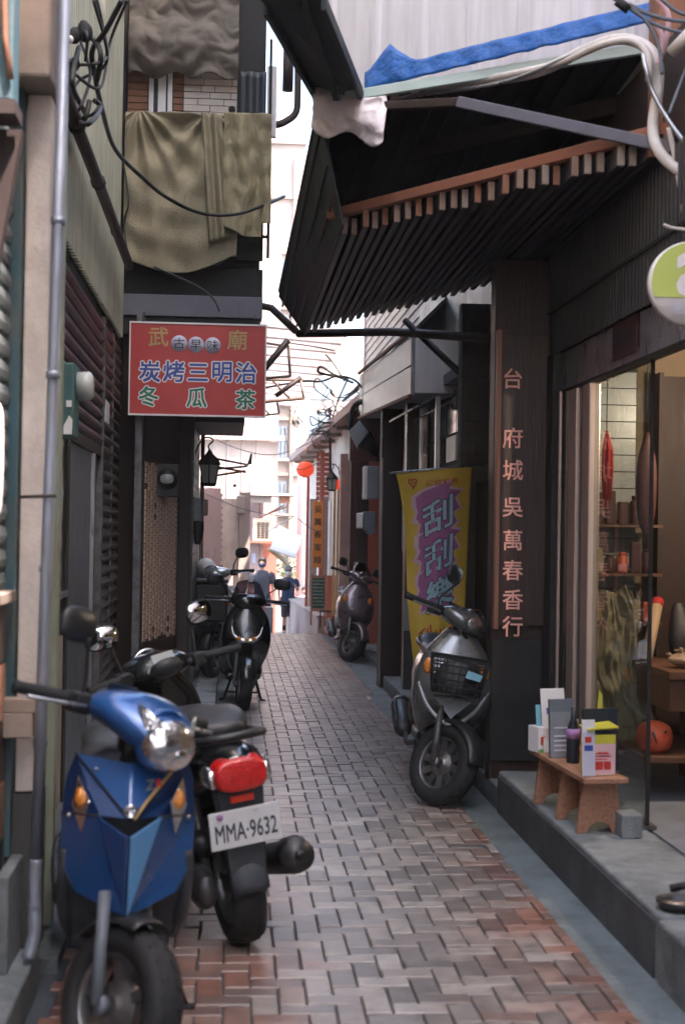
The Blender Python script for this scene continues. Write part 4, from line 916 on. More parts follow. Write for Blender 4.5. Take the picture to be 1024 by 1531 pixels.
# tarps
def f(u, v):
    x = -.84 + .84 * u; sag = .05 * math.sin(math.pi * u) + .03 * math.sin(u * 7 + 1)
    z = 5.0 - sag * .5 + .02 * math.sin(u * 19) + .95 * v
    y = 11.0 - .07 * math.sin(math.pi * min(1, v * 2.2)) * (1 + .4 * math.sin(u * 5)) - .03 * noise.noise(Vector((u * 5, v * 9, 2))) - .03 * abs(noise.noise(Vector((u * 7, v * 10, 5)))) - .02 * math.sin(v * 30 + 5 * math.sin(u * 6)) * max(0, 1 - v * 3)
    return Vector((x, y, z))
top(MB().grid(f, 110, 110, (0, .01, 0)).build('tan_tarpaulin', 'tarp_tan'), 'dirty tan tarpaulin rolled down at the top above the white tiled wall', 'tarpaulin')
def f(u, v):
    x = -.85 + .86 * u; bottom = 3.55 - .12 * math.sin(math.pi * min(1, u * 1.05)) + .03 * u; topz = 4.67 - .015 * u
    z = bottom + (topz - bottom) * v
    def pin(pu, pv, n, amp, fall):
        du_, dv_ = u - pu, (pv - v) * 1.3; d_ = math.hypot(du_, dv_); th_ = math.atan2(dv_, du_) + .25 * noise.noise(Vector((u * 2, v * 2, pu)))
        return amp * math.sin(th_ * n + pu * 5) * min(1, d_ * 5) * math.exp(-d_ * fall)
    sw = math.hypot((u - .52) * 1.1, 1.25 - v); q = Vector((u * 5, v * 4, 3))
    fold = pin(.78, 1.03, 12, .04, .9) + pin(.12, 1.03, 13, .038, 1.1) + .011 * math.sin(sw * 30 + 2 * noise.noise(q * .5)) * (1 - v) ** .7 + .012 * noise.noise(q * 1.8) + .03 * math.exp(-((u - .17 - .12 * (1 - v)) / .05) ** 2) * v
    return Vector((x, 10.92 - fold - .05 * math.sin(math.pi * v), z))
kh = thing('khaki_tarpaulin', 'large khaki tarpaulin draped over the balcony rail above the red sign', 'tarpaulin', (-.4, 10.9, 3.6))
MB().grid(f, 170, 120, (0, .006, 0)).build('main_drape', 'tarp_khaki', kh)
def f(u, v):
    x = -.10 + .36 * u + .03 * (1 - v) * math.sin(u * 3); b = 3.72 + .22 * max(0, .35 - u) + (.10 if u > .75 else 0) * 1; z = b + (4.66 - b) * v
    fold = .016 * math.sin(u * 15 + v * 3.2) + .03 * noise.noise(Vector((u * 5, v * 6, 9))) + .03 * abs(noise.noise(Vector((u * 4, v * 3.5, 4)))) - .01 * abs(noise.noise(Vector((u * 13, v * 11, 4)))) + .03 * math.sin(u * 9 - 3 * v) * (1 - v)
    return Vector((x, 10.83 - fold, z))
MB().grid(f, 90, 90, (0, .006, 0)).build('right_flap', 'tarp_khaki_pale', kh)
def f(u, v):
    x = -.28 + .16 * u + .08 * (1 - v); z = 3.66 + (1.0) * v; return Vector((x, 10.85 - .03 * math.sin(u * 12) - .02 * math.sin(v * 5), z + .06 * u * (1 - v)))
MB().grid(f, 20, 30, (0, .008, 0)).build('middle_fold', 'tarp_khaki', kh)
MB().tube([(-.86, 10.96, 4.665), (.27, 10.96, 4.66)], .008, 6).build('rail', 'steel', kh)
# drain pipe bits beside the slit of sky
t = thing('drain_elbow', 'dark drain pipe elbow beside the bright slit of sky', 'pipe', at(432, 160, 11.2))
MB().tube(catmull([at(445, 70, 11.3), at(445, 140, 11.3), at(442, 168, 11.3), at(425, 182, 11.3), at(412, 186, 11.3)], 6), .028, 10).build('pipe', 'rust_pipe', t)
MB().tube([at(432, 60, 11.4), at(430, 135, 11.4)], .045, 10).build('sleeve', 'rust_pipe', t)

# red hanging sign
sg = thing('red_sign', 'red hanging shop sign with gold, blue and green Chinese characters', 'sign', (-.27, 10.7, 2.68))
B('panel', (-.765, 10.69, 2.345), (.235, 10.72, 3.02), 'sign_red', sg)
for a, b in (((-.775, 3.02), (.245, 3.032)), ((-.775, 2.333), (.245, 2.345))): B('frame_rail', (a[0], 10.682, a[1]), (b[0], 10.728, b[1]), 'sign_white', sg)
for x in (-.775, .235): B('frame_post', (x, 10.682, 2.345), (x + .01, 10.728, 3.02), 'sign_white', sg)
def word(chs, pts, size, m, outline=None, nm='lettering', off=.012):
    for ch, (x, z) in zip(chs, pts):
        if outline: glyph_mesh(MB(), ch, (x - size * .5, 10.689, z - size * .38), (1, 0, 0), (0, 0, 1), size, off=off + .05).build('letter_outline', 'sign_white', sg, fix=False)
        glyph_mesh(MB(), ch, (x - size * .5, 10.6875 if not nm == 'disc_lettering' else 10.683, z - size * .38), (1, 0, 0), (0, 0, 1), size, off=off).build('character', m, sg, fix=False)
def sgp(px, py): p = at(px, py, 10.69); return (p.x, p.z)
word('武廟', [sgp(237, 503), sgp(355, 508)], .155, 'gold_paint', off=.02)
cs = [sgp(268, 513), sgp(293, 515), sgp(318, 516)]
for x, z in cs: mb = MB(); mb.lathe([(0, 0), (.06, 0), (.06, -.003), (0, -.003)], (x, 10.689, z), 'y', 32); mb.build('disc', 'disc_grey', sg)
word('古早味', cs, .088, 'ink', nm='disc_lettering', off=.004)
word('炭烤三明治', [sgp(224, 555), sgp(260, 555), sgp(296, 556), sgp(332, 555), sgp(368, 557)], .165, 'blue_paint', 'disc_grey', off=.024)
word('冬瓜茶', [sgp(222, 592), sgp(294, 594), sgp(367, 597)], .155, 'green_paint', 'disc_grey', off=.024)
for x in (-.68, .15): MB().tube([(x, 10.705, 3.03), (x, 10.705, 3.1), (x, 11.0, 3.14)], .005, 5).build('hanging_wire', 'cable_black', sg)

# recess below
rc = thing('recess_wall', 'dark recessed wall under the red sign with a panel of glazed brown mosaic', 'wall', (-.5, 11.5, 0))
B('grey_post', (-.735, 10.85, .085), (-.675, 10.95, 3.1), 'engine_metal', rc, bevel=.005)
P1, P2 = Vector((-.665, 11.0, .09)), Vector((-.43, 11.85, .09)); U = (P2 - P1).normalized(); N = Vector((U.y, -U.x, 0))
MB().prism([P1, P2, P2 + Vector((-.3, .4, 0)), P1 + Vector((-.3, .2, 0))], (0, 0, 3.0)).build('backing', 'dark_brown', rc)
mb = MB(); Lw = (P2 - P1).length; tw, th = .066, .037
for i in range(int(Lw / (tw + .008))):
    for j in range(40):
        z = .62 + j * (th + .005) + (.02 if i % 2 else 0)
        if z > 1.98 or rr.random() < .02: continue
        a = P1 + U * (i * (tw + .008) + .01); a = Vector((a.x, a.y, z)); pr = N * rr.uniform(.006, .012)
        tilt = N * rr.uniform(-.0015, .0015)
        mb.hexa([a, a + U * tw, a + U * tw + pr, a + pr + tilt], [a + Vector((0, 0, th)), a + U * tw + Vector((0, 0, th)), a + U * tw + pr + Vector((0, 0, th)) - tilt, a + pr + Vector((0, 0, th))])
mb.build('mosaic_tiles', 'mosaic_tile', rc, kind='stuff')
mb = MB()
for j in range(5): z = .12 + j * .1; a = P1 + Vector((0, 0, z - .09)); mb.hexa([a, a + U * (Lw - .02), a + U * (Lw - .02) + N * .01, a + N * .01], [q + Vector((0, 0, .085)) for q in (a, a + U * (Lw - .02), a + U * (Lw - .02) + N * .01, a + N * .01)])
mb.build('lower_tiles', 'board_wood', rc)
B('dark_post', (-.44, 11.9, .085), (-.34, 12.05, 3.0), 'dark_brown', rc, bevel=.005)
pw = B('side_pier', (-.42, 12.06, .085), (-.33, 14.2, 2.98), 'mortar', rc)
for i in range(29): B('tile', (-.329, 12.07, .1 + i * .098), (-.318, 14.19, .1 + i * .098 + .09), 'grey_tile', pw); 
B('green_pipe', (-.30, 14.1, .085), (-.28, 14.12, 1.9), 'sage_paint', rc); B('red_jamb', (-.31, 14.21, .085), (-.27, 14.25, 2.9), 'maroon', rc)
t = thing('round_meter', 'black electric meter with a round glass dial above the brown mosaic', 'meter', (-.5, 11.3, 2))
c = at(250, 716, 11.25)
B('case', (c.x - .09, 11.27, c.z - .14), (c.x + .09, 11.40, c.z + .12), 'black_plastic', t, bevel=.01)
mb = MB(); mb.lathe([(0, -.05), (.075, -.045), (.085, 0), (.085, .02)], (c.x, 11.26, c.z), 'y', 28); mb.build('rim', 'lamp_iron', t)
mb = MB(); mb.loft([(c.x, 11.20, c.z, .05, .035, 3), (c.x, 11.214, c.z, .052, .037, 3)]); mb.build('dial', 'frosted_glass', t)
t = thing('grey_meter', 'grey meter box with a pale cover fixed to the tiled pier under the iron lamp', 'meter box', (-.3, 12.3, 1.7))
c = at(296, 762, 12.3)
B('case', (c.x - .05, 12.3, c.z - .1), (c.x + .035, 12.45, c.z + .1), 'meter_grey', t, bevel=.01); B('cover', (c.x + .036, 12.28, c.z - .05), (c.x + .085, 12.4, c.z + .09), 'wood_grey', t, bevel=.008)
MB().loft([(c.x, 12.37, c.z - .3, .02, .02), (c.x, 12.37, c.z - .2, .05, .04), (c.x, 12.37, c.z - .1, .05, .05)], plane='z').build('cable_boot', 'black_plastic', t)
# rails under slab
t = thing('awning_bracket', 'folding metal awning arms with a hanging ball beyond the iron lamp', 'awning frame', (0, 14, 2.1))
for a, b, m_ in (((303, 682), (372, 695), 'meter_grey'), ((303, 703), (370, 697), 'meter_grey'), ((303, 714), (367, 704), 'rust'), ((320, 697), (368, 706), 'rust')):
    MB().tube([at(*a, 14.0), at(*b, 14.0)], .012, 6).build('arm', m_, t)
MB().tube([at(376, 678, 14.0), at(373, 694, 14.0)], [.008, .022], 8).build('end_fitting', 'dark', t)
MB().tube([at(350, 708, 14.0), at(351, 722, 14.0)], .003, 5).build('cord', 'dark', t); MB().ball(at(351, 726, 14.0), .016, 10, 7).build('ball', 'dark', t)

# ================================================================ FAR END OF THE LANE
def poly_mat():
    m = bpy.data.materials.new('poly_sheet'); m.use_nodes = True; t = m.node_tree; t.nodes.clear()
    o = t.nodes.new('ShaderNodeOutputMaterial'); mx = t.nodes.new('ShaderNodeMixShader'); mx.inputs[0].default_value = .6
    a = t.nodes.new('ShaderNodeBsdfDiffuse'); a.inputs[0].default_value = (.6, .57, .57, 1); b = t.nodes.new('ShaderNodeBsdfTranslucent'); b.inputs[0].default_value = (.7, .66, .65, 1)
    t.links.new(a.outputs[0], mx.inputs[1]); t.links.new(b.outputs[0], mx.inputs[2]); t.links.new(mx.outputs[0], o.inputs[0]); M['poly_sheet'] = m
poly_mat()
t = thing('translucent_roof', 'white corrugated plastic roof spanning the lane behind the red sign', 'roof', (.7, 19, 3.7))
mb = MB()
def rf(u, v): return Vector((.18 + (1.1 - .1 * u) * v, 15.6 + 8.5 * u, 3.78 - .08 * v - .12 * u + .006 * math.sin(u * 8.5 / .22 * 2 * math.pi)))
mb.grid(rf, 300, 3, (0, 0, .006)); mb.build('sheet', 'poly_sheet', t)
for i in range(12): y = 15.7 + i * .74; beam((.18, y, 3.735 - i * .01), (1.24, y, 3.66 - i * .01), .015, .02, 'cross_bar', 'white_panel', t)
t = thing('steel_truss', 'brown steel truss frames with thick black props seen right of the red sign', 'truss', (.5, 15, 3))
for a, b, r, m_, y in [((380, 510), (433, 518), .012, 'truss_brown', 14.6), ((431, 519), (434, 563), .014, 'wood_grey', 14.6), ((380, 567), (434, 562), .014, 'truss_brown', 14.6), ((388, 560), (431, 508), .033, 'rust_pipe', 14.6),
                       ((395, 568), (452, 568), .012, 'truss_brown', 15.4), ((450, 568), (454, 596), .013, 'wood_grey', 15.4), ((380, 602), (455, 595), .017, 'truss_brown', 15.4), ((412, 592), (450, 564), .026, 'rust_pipe', 15.4), ((408, 569), (436, 599), .012, 'truss_brown', 15.4),
                       ((414, 600), (417, 618), .011, 'truss_brown', 16.2), ((385, 622), (418, 618), .011, 'wood_grey', 16.2), ((392, 608), (404, 621), .009, 'truss_brown', 16.2), ((358, 500), (395, 513), .012, 'truss_brown', 14.6)]:
    MB().tube([at(*a, y), at(*b, y)], r, 4).build('strut', m_, t)
fw_ = thing('pink_tiled_wall', 'pink tiled wall and bare concrete pier in sunlight at the far left bend', 'wall', (0, 21.6, 0))
pbk = B('tile_wall', (-1.6, 21.5, -.4), (-.16, 22.6, 2.1), 'pink_tile', fw_)
mb = MB()
for r in range(40):
    for c_ in range(12):
        x = -.62 + c_ * .04 + (.02 if r % 2 else 0); mb.box((x, 21.488, .1 + r * .048), (x + .037, 21.498, .1 + r * .048 + .044))
mb.build('small_tiles', 'pink_tile', fw_, kind='stuff')
B('plinth', (-1.6, 21.4, -.4), (.0, 21.48, .55), 'plaster_pink', fw_, bevel=.02)
B('concrete_pier', (-.155, 21.7, -.4), (.12, 22.6, 1.95), 'plaster', fw_)
B('white_pier', (.125, 21.6, -.4), (.29, 22.6, 2.05), 'white_wall', fw_); B('pier_cap', (.08, 21.55, 1.72), (.2, 21.6, 2.0), 'white_wall', fw_, bevel=.02)
hs = thing('white_corrugated_house', 'tall white corrugated house behind the pink tiled wall', 'house', (0, 31, 0))
mb = MB(); wave_wall(mb, (-3.0, 31.5, 1.6), (1, 0, 0), (0, 0, 1), 4.05, 6.2, .32, .04, (0, -1, 0), trap=True); mb.build('corrugated_wall', 'white_wall', hs)
B('block', (-3, 31.51, -1.1), (1.02, 35, 7.8), 'white_wall', hs)
B('cornice', (-.8, 31.3, 3.45), (1.2, 31.45, 3.55), 'white_wall', hs)
ph = thing('peach_house', 'narrow peach house front with a flat tin awning beyond the pink wall', 'house', (.6, 30, -1))
B('front', (.385, 29.2, -1.1), (.66, 31, 2.6), 'pink_tile', ph)
for i in range(18): B('wall_board', (.39, 29.18, -.8 + i * .18), (.655, 29.197, -.8 + i * .18 + .168), 'pink_tile', ph)
B('awning_roof', (.37, 28.4, 2.17), (1.3, 30.0, 2.21), 'awning_white', ph); B('awning_fascia', (.385, 28.5, 2.02), (.80, 28.56, 2.165), 'wood_grey', ph); B('awning_fascia', (.95, 28.5, 2.02), (1.17, 28.56, 2.165), 'orange_beam', ph)
for a, b in (((380, 778), (424, 756)), ((392, 772), (430, 757)), ((388, 752), (388, 845))): MB().tube([at(*a, 28.9), at(*b, 28.9)], .015, 5).build('stay', 'orange_beam', ph)
B('side_wall', (.66, 29.6, -1.1), (.95, 33, 1.25), 'terracotta', ph)
B('house_number', (.43, 29.165, .12), (.47, 29.176, .24), 'rust', ph); B('blue_plate', (.44, 29.165, .8), (.52, 29.176, 1.0), 'disc_grey', ph)
t = thing('air_conditioner', 'beige window air conditioner jutting from the peach house', 'air conditioner', (.66, 28.9, 1.5))
c = at(392, 792, 28.7)
B('casing', (c.x - .19, 28.72, c.z - .23), (c.x + .19, 29.18, c.z + .23), 'ac_beige', t, bevel=.012)
for i in range(9):
    for j in range(3): B('louvre', (c.x - .1 + j * .083, 28.70, c.z - .16 + i * .036), (c.x - .1 + j * .083 + .065, 28.718, c.z - .16 + i * .036 + .018), 'dark_brown', t)
B('shelf', (c.x - .26, 28.7, c.z - .27), (c.x + .26, 29.18, c.z - .232), 'orange_beam', t)
t = thing('white_awning', 'white sloping cloth awning with an ochre underside in the sunlit distance', 'awning', (.9, 26, 1.5))
a, b, c, d = at(403, 822, 25.5), at(441, 836, 25.5), at(450, 806, 27.5), at(416, 787, 27.5)
MB().quadsheet(a, b, c, d, .02).build('cloth', 'awning_white', t); 
MB().quadsheet(at(398, 822, 25.6), at(432, 848, 25.6), at(430, 838, 26.5), at(403, 818, 26.5), .02).build('valance', 'gold_paint', t)
MB().tube([at(416, 787, 27.5), at(452, 806, 27.4)], .03, 6).build('ridge_bar', 'wood_grey', t)
MB().tube([at(399, 795, 25.4), at(440, 772, 25.4)], .012, 5).build('stay', 'awning_white', t)
t = thing('white_tower_block', 'pale overexposed apartment building at the far end of the lane', 'building', (1, 36, 0))
B('block', (-2, 36, -1.1), (1.75, 46, 12), 'white_wall', t)
for k, z in enumerate((1.9, 3.3, 4.7, 6.1, 7.5)):
    for x in (.4, 1.0):
        w_ = B('window', (x, 35.95, z), (x + .4, 35.99, z + .8), 'window_blue', t)
        B('sill', (x - .05, 35.85, z - .08), (x + .45, 35.99, z - .01), 'white_wall', w_)
        for q in range(4): B('bar', (x + .05 + q * .1, 35.9, z), (x + .065 + q * .1, 35.92, z + .8), 'wood_grey', w_)
t = bpy.data.objects['white_tower_block']
for k in range(7):
    B('floor_band', (-1.9, 35.9, 2.85 + k * 1.4), (1.76, 35.99, 2.93 + k * 1.4), 'wood_grey', t)
for k in range(6):
    b_ = B('balcony', (-.35, 35.4, 2.0 + k * 1.4), (.3, 35.99, 2.06 + k * 1.4), 'white_wall', t)
    for q in range(8): B('baluster', (-.33 + q * .085, 35.4, 2.06 + k * 1.4), (-.31 + q * .085, 35.42, 2.45 + k * 1.4), 'wood_grey', b_)
B('drain_pipe', (1.45, 35.85, -1), (1.53, 35.95, 11), 'wood_grey', t)
t = thing('grey_tower_block', 'grey mottled building beside the utility pole in the distance', 'building', (2, 44, 0))
B('block', (1.3, 44, -1.1), (2.1, 50, 4.6), 'meter_grey', t)
for k in range(4):
    w_ = B('window', (1.45, 43.93, .6 + k * .95), (1.95, 43.99, 1.15 + k * .95), 'window_blue', t)
t = thing('pale_far_house', 'washed out pale house behind the utility pole at the end of the lane', 'house', (4, 60, 0))
B('block', (1.6, 62, -1.1), (12, 70, 9), 'white_wall', t)
for k in range(5):
    for j in range(5): B('window', (2.0 + j * 1.3, 61.93, .8 + k * 1.6), (2.9 + j * 1.3, 61.99, 1.8 + k * 1.6), 'window_blue', t)
t = thing('pale_far_house', 'low white house closing the lane beyond the parked van', 'house', (2, 52, 0))
B('block', (1.9, 52, -1.1), (4.6, 58, 3.4), 'white_wall', t); B('roof', (1.7, 51.6, 3.4), (4.8, 58, 3.55), 'meter_grey', t)
for k in range(2): B('window', (2.2 + k * .9, 51.93, 1.2), (2.8 + k * .9, 51.99, 2.2), 'window_blue', t)
t = thing('utility_pole', 'grey concrete utility pole standing beyond the white awning', 'utility pole', (1.5, 31, -1))
MB().tube([(1.53, 31, -1.1), (1.56, 31, 9)], [.12, .09], 12).build('pole', 'white_panel', t)
t = thing('utility_pole', 'thin pole with crossarms and wire coils rising above the far eave', 'utility pole', (1.6, 22, 2.8))
MB().tube([at(494, 720, 21), at(493, 610, 21)], .02, 8).build('pole', 'rust_pipe', t)
for y_ in (612, 620): MB().tube([at(475, y_, 21), at(496, y_ + 1, 21)], .01, 5).build('crossarm', 'wood_grey', t)
for (px, py) in ((476, 616), (478, 640), (490, 640), (497, 642)): MB().ball(at(px, py, 21), .03, 8, 6).build('insulator', 'rust_pipe', t)
t = thing('wire_tangle', 'tangle of thin wires above the far right eave', 'wires', (1.5, 20, 4))
rr = random.Random(11)
for k in range(34):
    x, y = rr.uniform(465, 520), rr.uniform(590, 655) ; y = 650 - (x - 465) * rr.uniform(.2, 1.6)
    P = [at(x, y, 19 + rr.random())]
    for i in range(4): x += rr.uniform(-16, 20); y += rr.uniform(-18, 16); P.append(at(x, y, 19 + rr.random()))
    MB().tube(catmull(P, 5), rr.choice((.004, .006, .009)), 5).build('wire', 'cable_black', t)
for q, r in (([(545, 585), (530, 568), (505, 562), (480, 570), (452, 570), (393, 580)], .012), ([(528, 572), (500, 560), (480, 548), (476, 556), (490, 560), (520, 566)], .014), ([(540, 600), (528, 610), (524, 640), (530, 655)], .03), ([(552, 580), (545, 605), (536, 625), (530, 640)], .025), ([(515, 570), (500, 545), (487, 530)], .008), ([(520, 566), (505, 600), (497, 625)], .008), ([(548, 640), (560, 660), (566, 690)], .012), ([(430, 512), (470, 518), (500, 524)], .008)):
    MB().tube(catmull([at(x, y, 15.6 + .1 * i) for i, (x, y) in enumerate(q)], 6), r, 6).build('wire', 'cable_black', t)
for P in ([(300, 640), (340, 665), (400, 680), (450, 668), (500, 640)], [(300, 735), (360, 760), (410, 770), (440, 772)], [(445, 775), (465, 790), (485, 795)], [(425, 640), (440, 700), (480, 690)]):
    top(MB().tube(catmull([at(x, y, 20) for x, y in P], 6), .006, 5).build('thin_wire', 'cable_grey'), {300: 'thin wire', 445: 'short thin wire near the orange sign', 425: 'thin wire by the red lantern'}[P[0][0]] + (' crossing the bright end of the lane above the lamp arms' if P[0] == (300, 640) else ' sagging low in front of the pink wall' if P[0][0] == 300 else ' in the bright distance'), 'wire')
# transformer box, white panel, meter on the right
t = thing('junction_box', 'tilted blue grey junction box hanging under the signboard corner', 'junction box', at(540, 655, 15.2))
a, b, c, d = at(521, 645, 15.2), at(538, 628, 15.2), at(552, 645, 15.2), at(534, 668, 15.2)
MB().prism([a, b, c, d], (.02, .12, -.02)).build('case', 'meter_grey', t, bevel=.006); MB().prism([at(552, 646, 15.25), at(565, 670, 15.25), at(560, 682, 15.25), at(536, 668, 15.25)], (.02, .1, 0)).build('underside', 'dark', t)
t = thing('fuse_box', 'tall pale grey fuse box on the maroon recess wall', 'fuse box', at(556, 720, 14.6))
a = at(544, 746, 14.6); b = at(567, 697, 14.6); B('case', (a.x, 14.6, a.z), (b.x, 14.8, b.z), 'meter_grey', t, bevel=.008); B('edge', (a.x - .004, 14.59, a.z), (a.x + .03, 14.598, b.z), 'white_panel', t)
t = thing('water_meter', 'white and dark grey meter unit below the pale fuse box', 'meter', at(548, 780, 14.6))
a = at(534, 790, 14.6); b = at(543, 767, 14.6); B('white_cover', (a.x, 14.6, a.z), (b.x, 14.7, b.z), 'sign_white', t, bevel=.01)
a = at(543, 796, 14.6); b = at(562, 765, 14.6); MB().prism([(a.x, 14.6, b.z), (b.x, 14.6, b.z), (b.x, 14.6, a.z), (b.x - .05, 14.6, a.z - .03), (a.x, 14.6, a.z + .05)], (0, .15, 0)).build('body', 'cable_grey', t, bevel=.008)

# unseen blocks behind the viewer, added to block the sun (the street goes on)
t = thing('unseen_street_house', 'tall unseen house across the lane behind the viewer', 'house', (3, -6, 0)); B('block', (1.6, -16, 0), (7, -.5, 11), 'plaster', t)
t = thing('unseen_street_house', 'tall unseen house left of the lane behind the viewer', 'house', (-3, -6, 0)); B('block', (-7, -16, 0), (-1.1, .6, 8.2), 'plaster', t)
# ================================================================ MOTOR SCOOTERS
def wheel(parent, nm, y, r, w_, X, spokes, rimm, label=None):
    """tyre (part) > rim (sub-part)"""
    ri = r * .64
    mb = MB(); mb.X = X
    mb.lathe([(ri, -w_ * .42), (r * .80, -w_ * .52), (r * .93, -w_ * .46), (r * .985, -w_ * .26), (r, 0), (r * .985, w_ * .26), (r * .93, w_ * .46), (r * .80, w_ * .52), (ri, w_ * .42), (ri, -w_ * .42)], (0, y, r), 'x', 44)
    for i in range(26):                                                 # tread blocks
        a = 2 * math.pi * i / 26
        for s in (-1, 1):
            c, q = math.cos(a + s * .06), math.sin(a + s * .06); c2, q2 = math.cos(a + s * .06 + .13), math.sin(a + s * .06 + .13)
            mb.hexa([(s * w_ * .12, y + r * .985 * c, r + r * .985 * q), (s * w_ * .34, y + r * .955 * c2, r + r * .955 * q2), (s * w_ * .34, y + r * .955 * math.cos(a + s * .06 + .19), r + r * .955 * math.sin(a + s * .06 + .19)), (s * w_ * .12, y + r * .985 * c2, r + r * .985 * q2)],
                    [(s * w_ * .12, y + r * 1.012 * c, r + r * 1.012 * q), (s * w_ * .34, y + r * .985 * c2, r + r * .985 * q2), (s * w_ * .34, y + r * .985 * math.cos(a + s * .06 + .19), r + r * .985 * math.sin(a + s * .06 + .19)), (s * w_ * .12, y + r * 1.012 * c2, r + r * 1.012 * q2)])
    ty = mb.build(nm, 'rubber', parent, local=True)
    mb = MB(); mb.X = X; q = w_ * .40
    mb.lathe([(ri * 1.03, -q), (ri * .97, -q * 1.05), (ri * .93, -q * .9), (ri * .90, -q * .5), (ri * .90, q * .5), (ri * .93, q * .9), (ri * .97, q * 1.05), (ri * 1.03, q), (ri * 1.03, -q)], (0, y, r), 'x', 40)
    mb.lathe([(0, -q * .95), (ri * .2, -q * .95), (ri * .3, -q * .6), (ri * .52, -q * .35), (ri * .52, q * .35), (ri * .3, q * .6), (ri * .2, q * .95), (0, q * .95)], (0, y, r), 'x', 24)
    for i in range(spokes):
        a = 2 * math.pi * i / spokes; hw = (.30 if spokes > 7 else .22) * ri * .5
        d = Vector((0, math.cos(a), math.sin(a))); t = Vector((0, -math.sin(a), math.cos(a))) * hw; c = Vector((0, y, r))
        A, Bq = c + d * ri * .45, c + d * ri * .93; X1 = Vector((q * .42, 0, 0)); X2 = Vector((q * .62, 0, 0))
        mb.hexa([A - t - X1, Bq - t - X2, Bq + t - X2, A + t - X1], [A - t + X1, Bq - t + X2, Bq + t + X2, A + t + X1])
    mb.build('rim', rimm, ty, local=True, bevel=.003)
    return ty
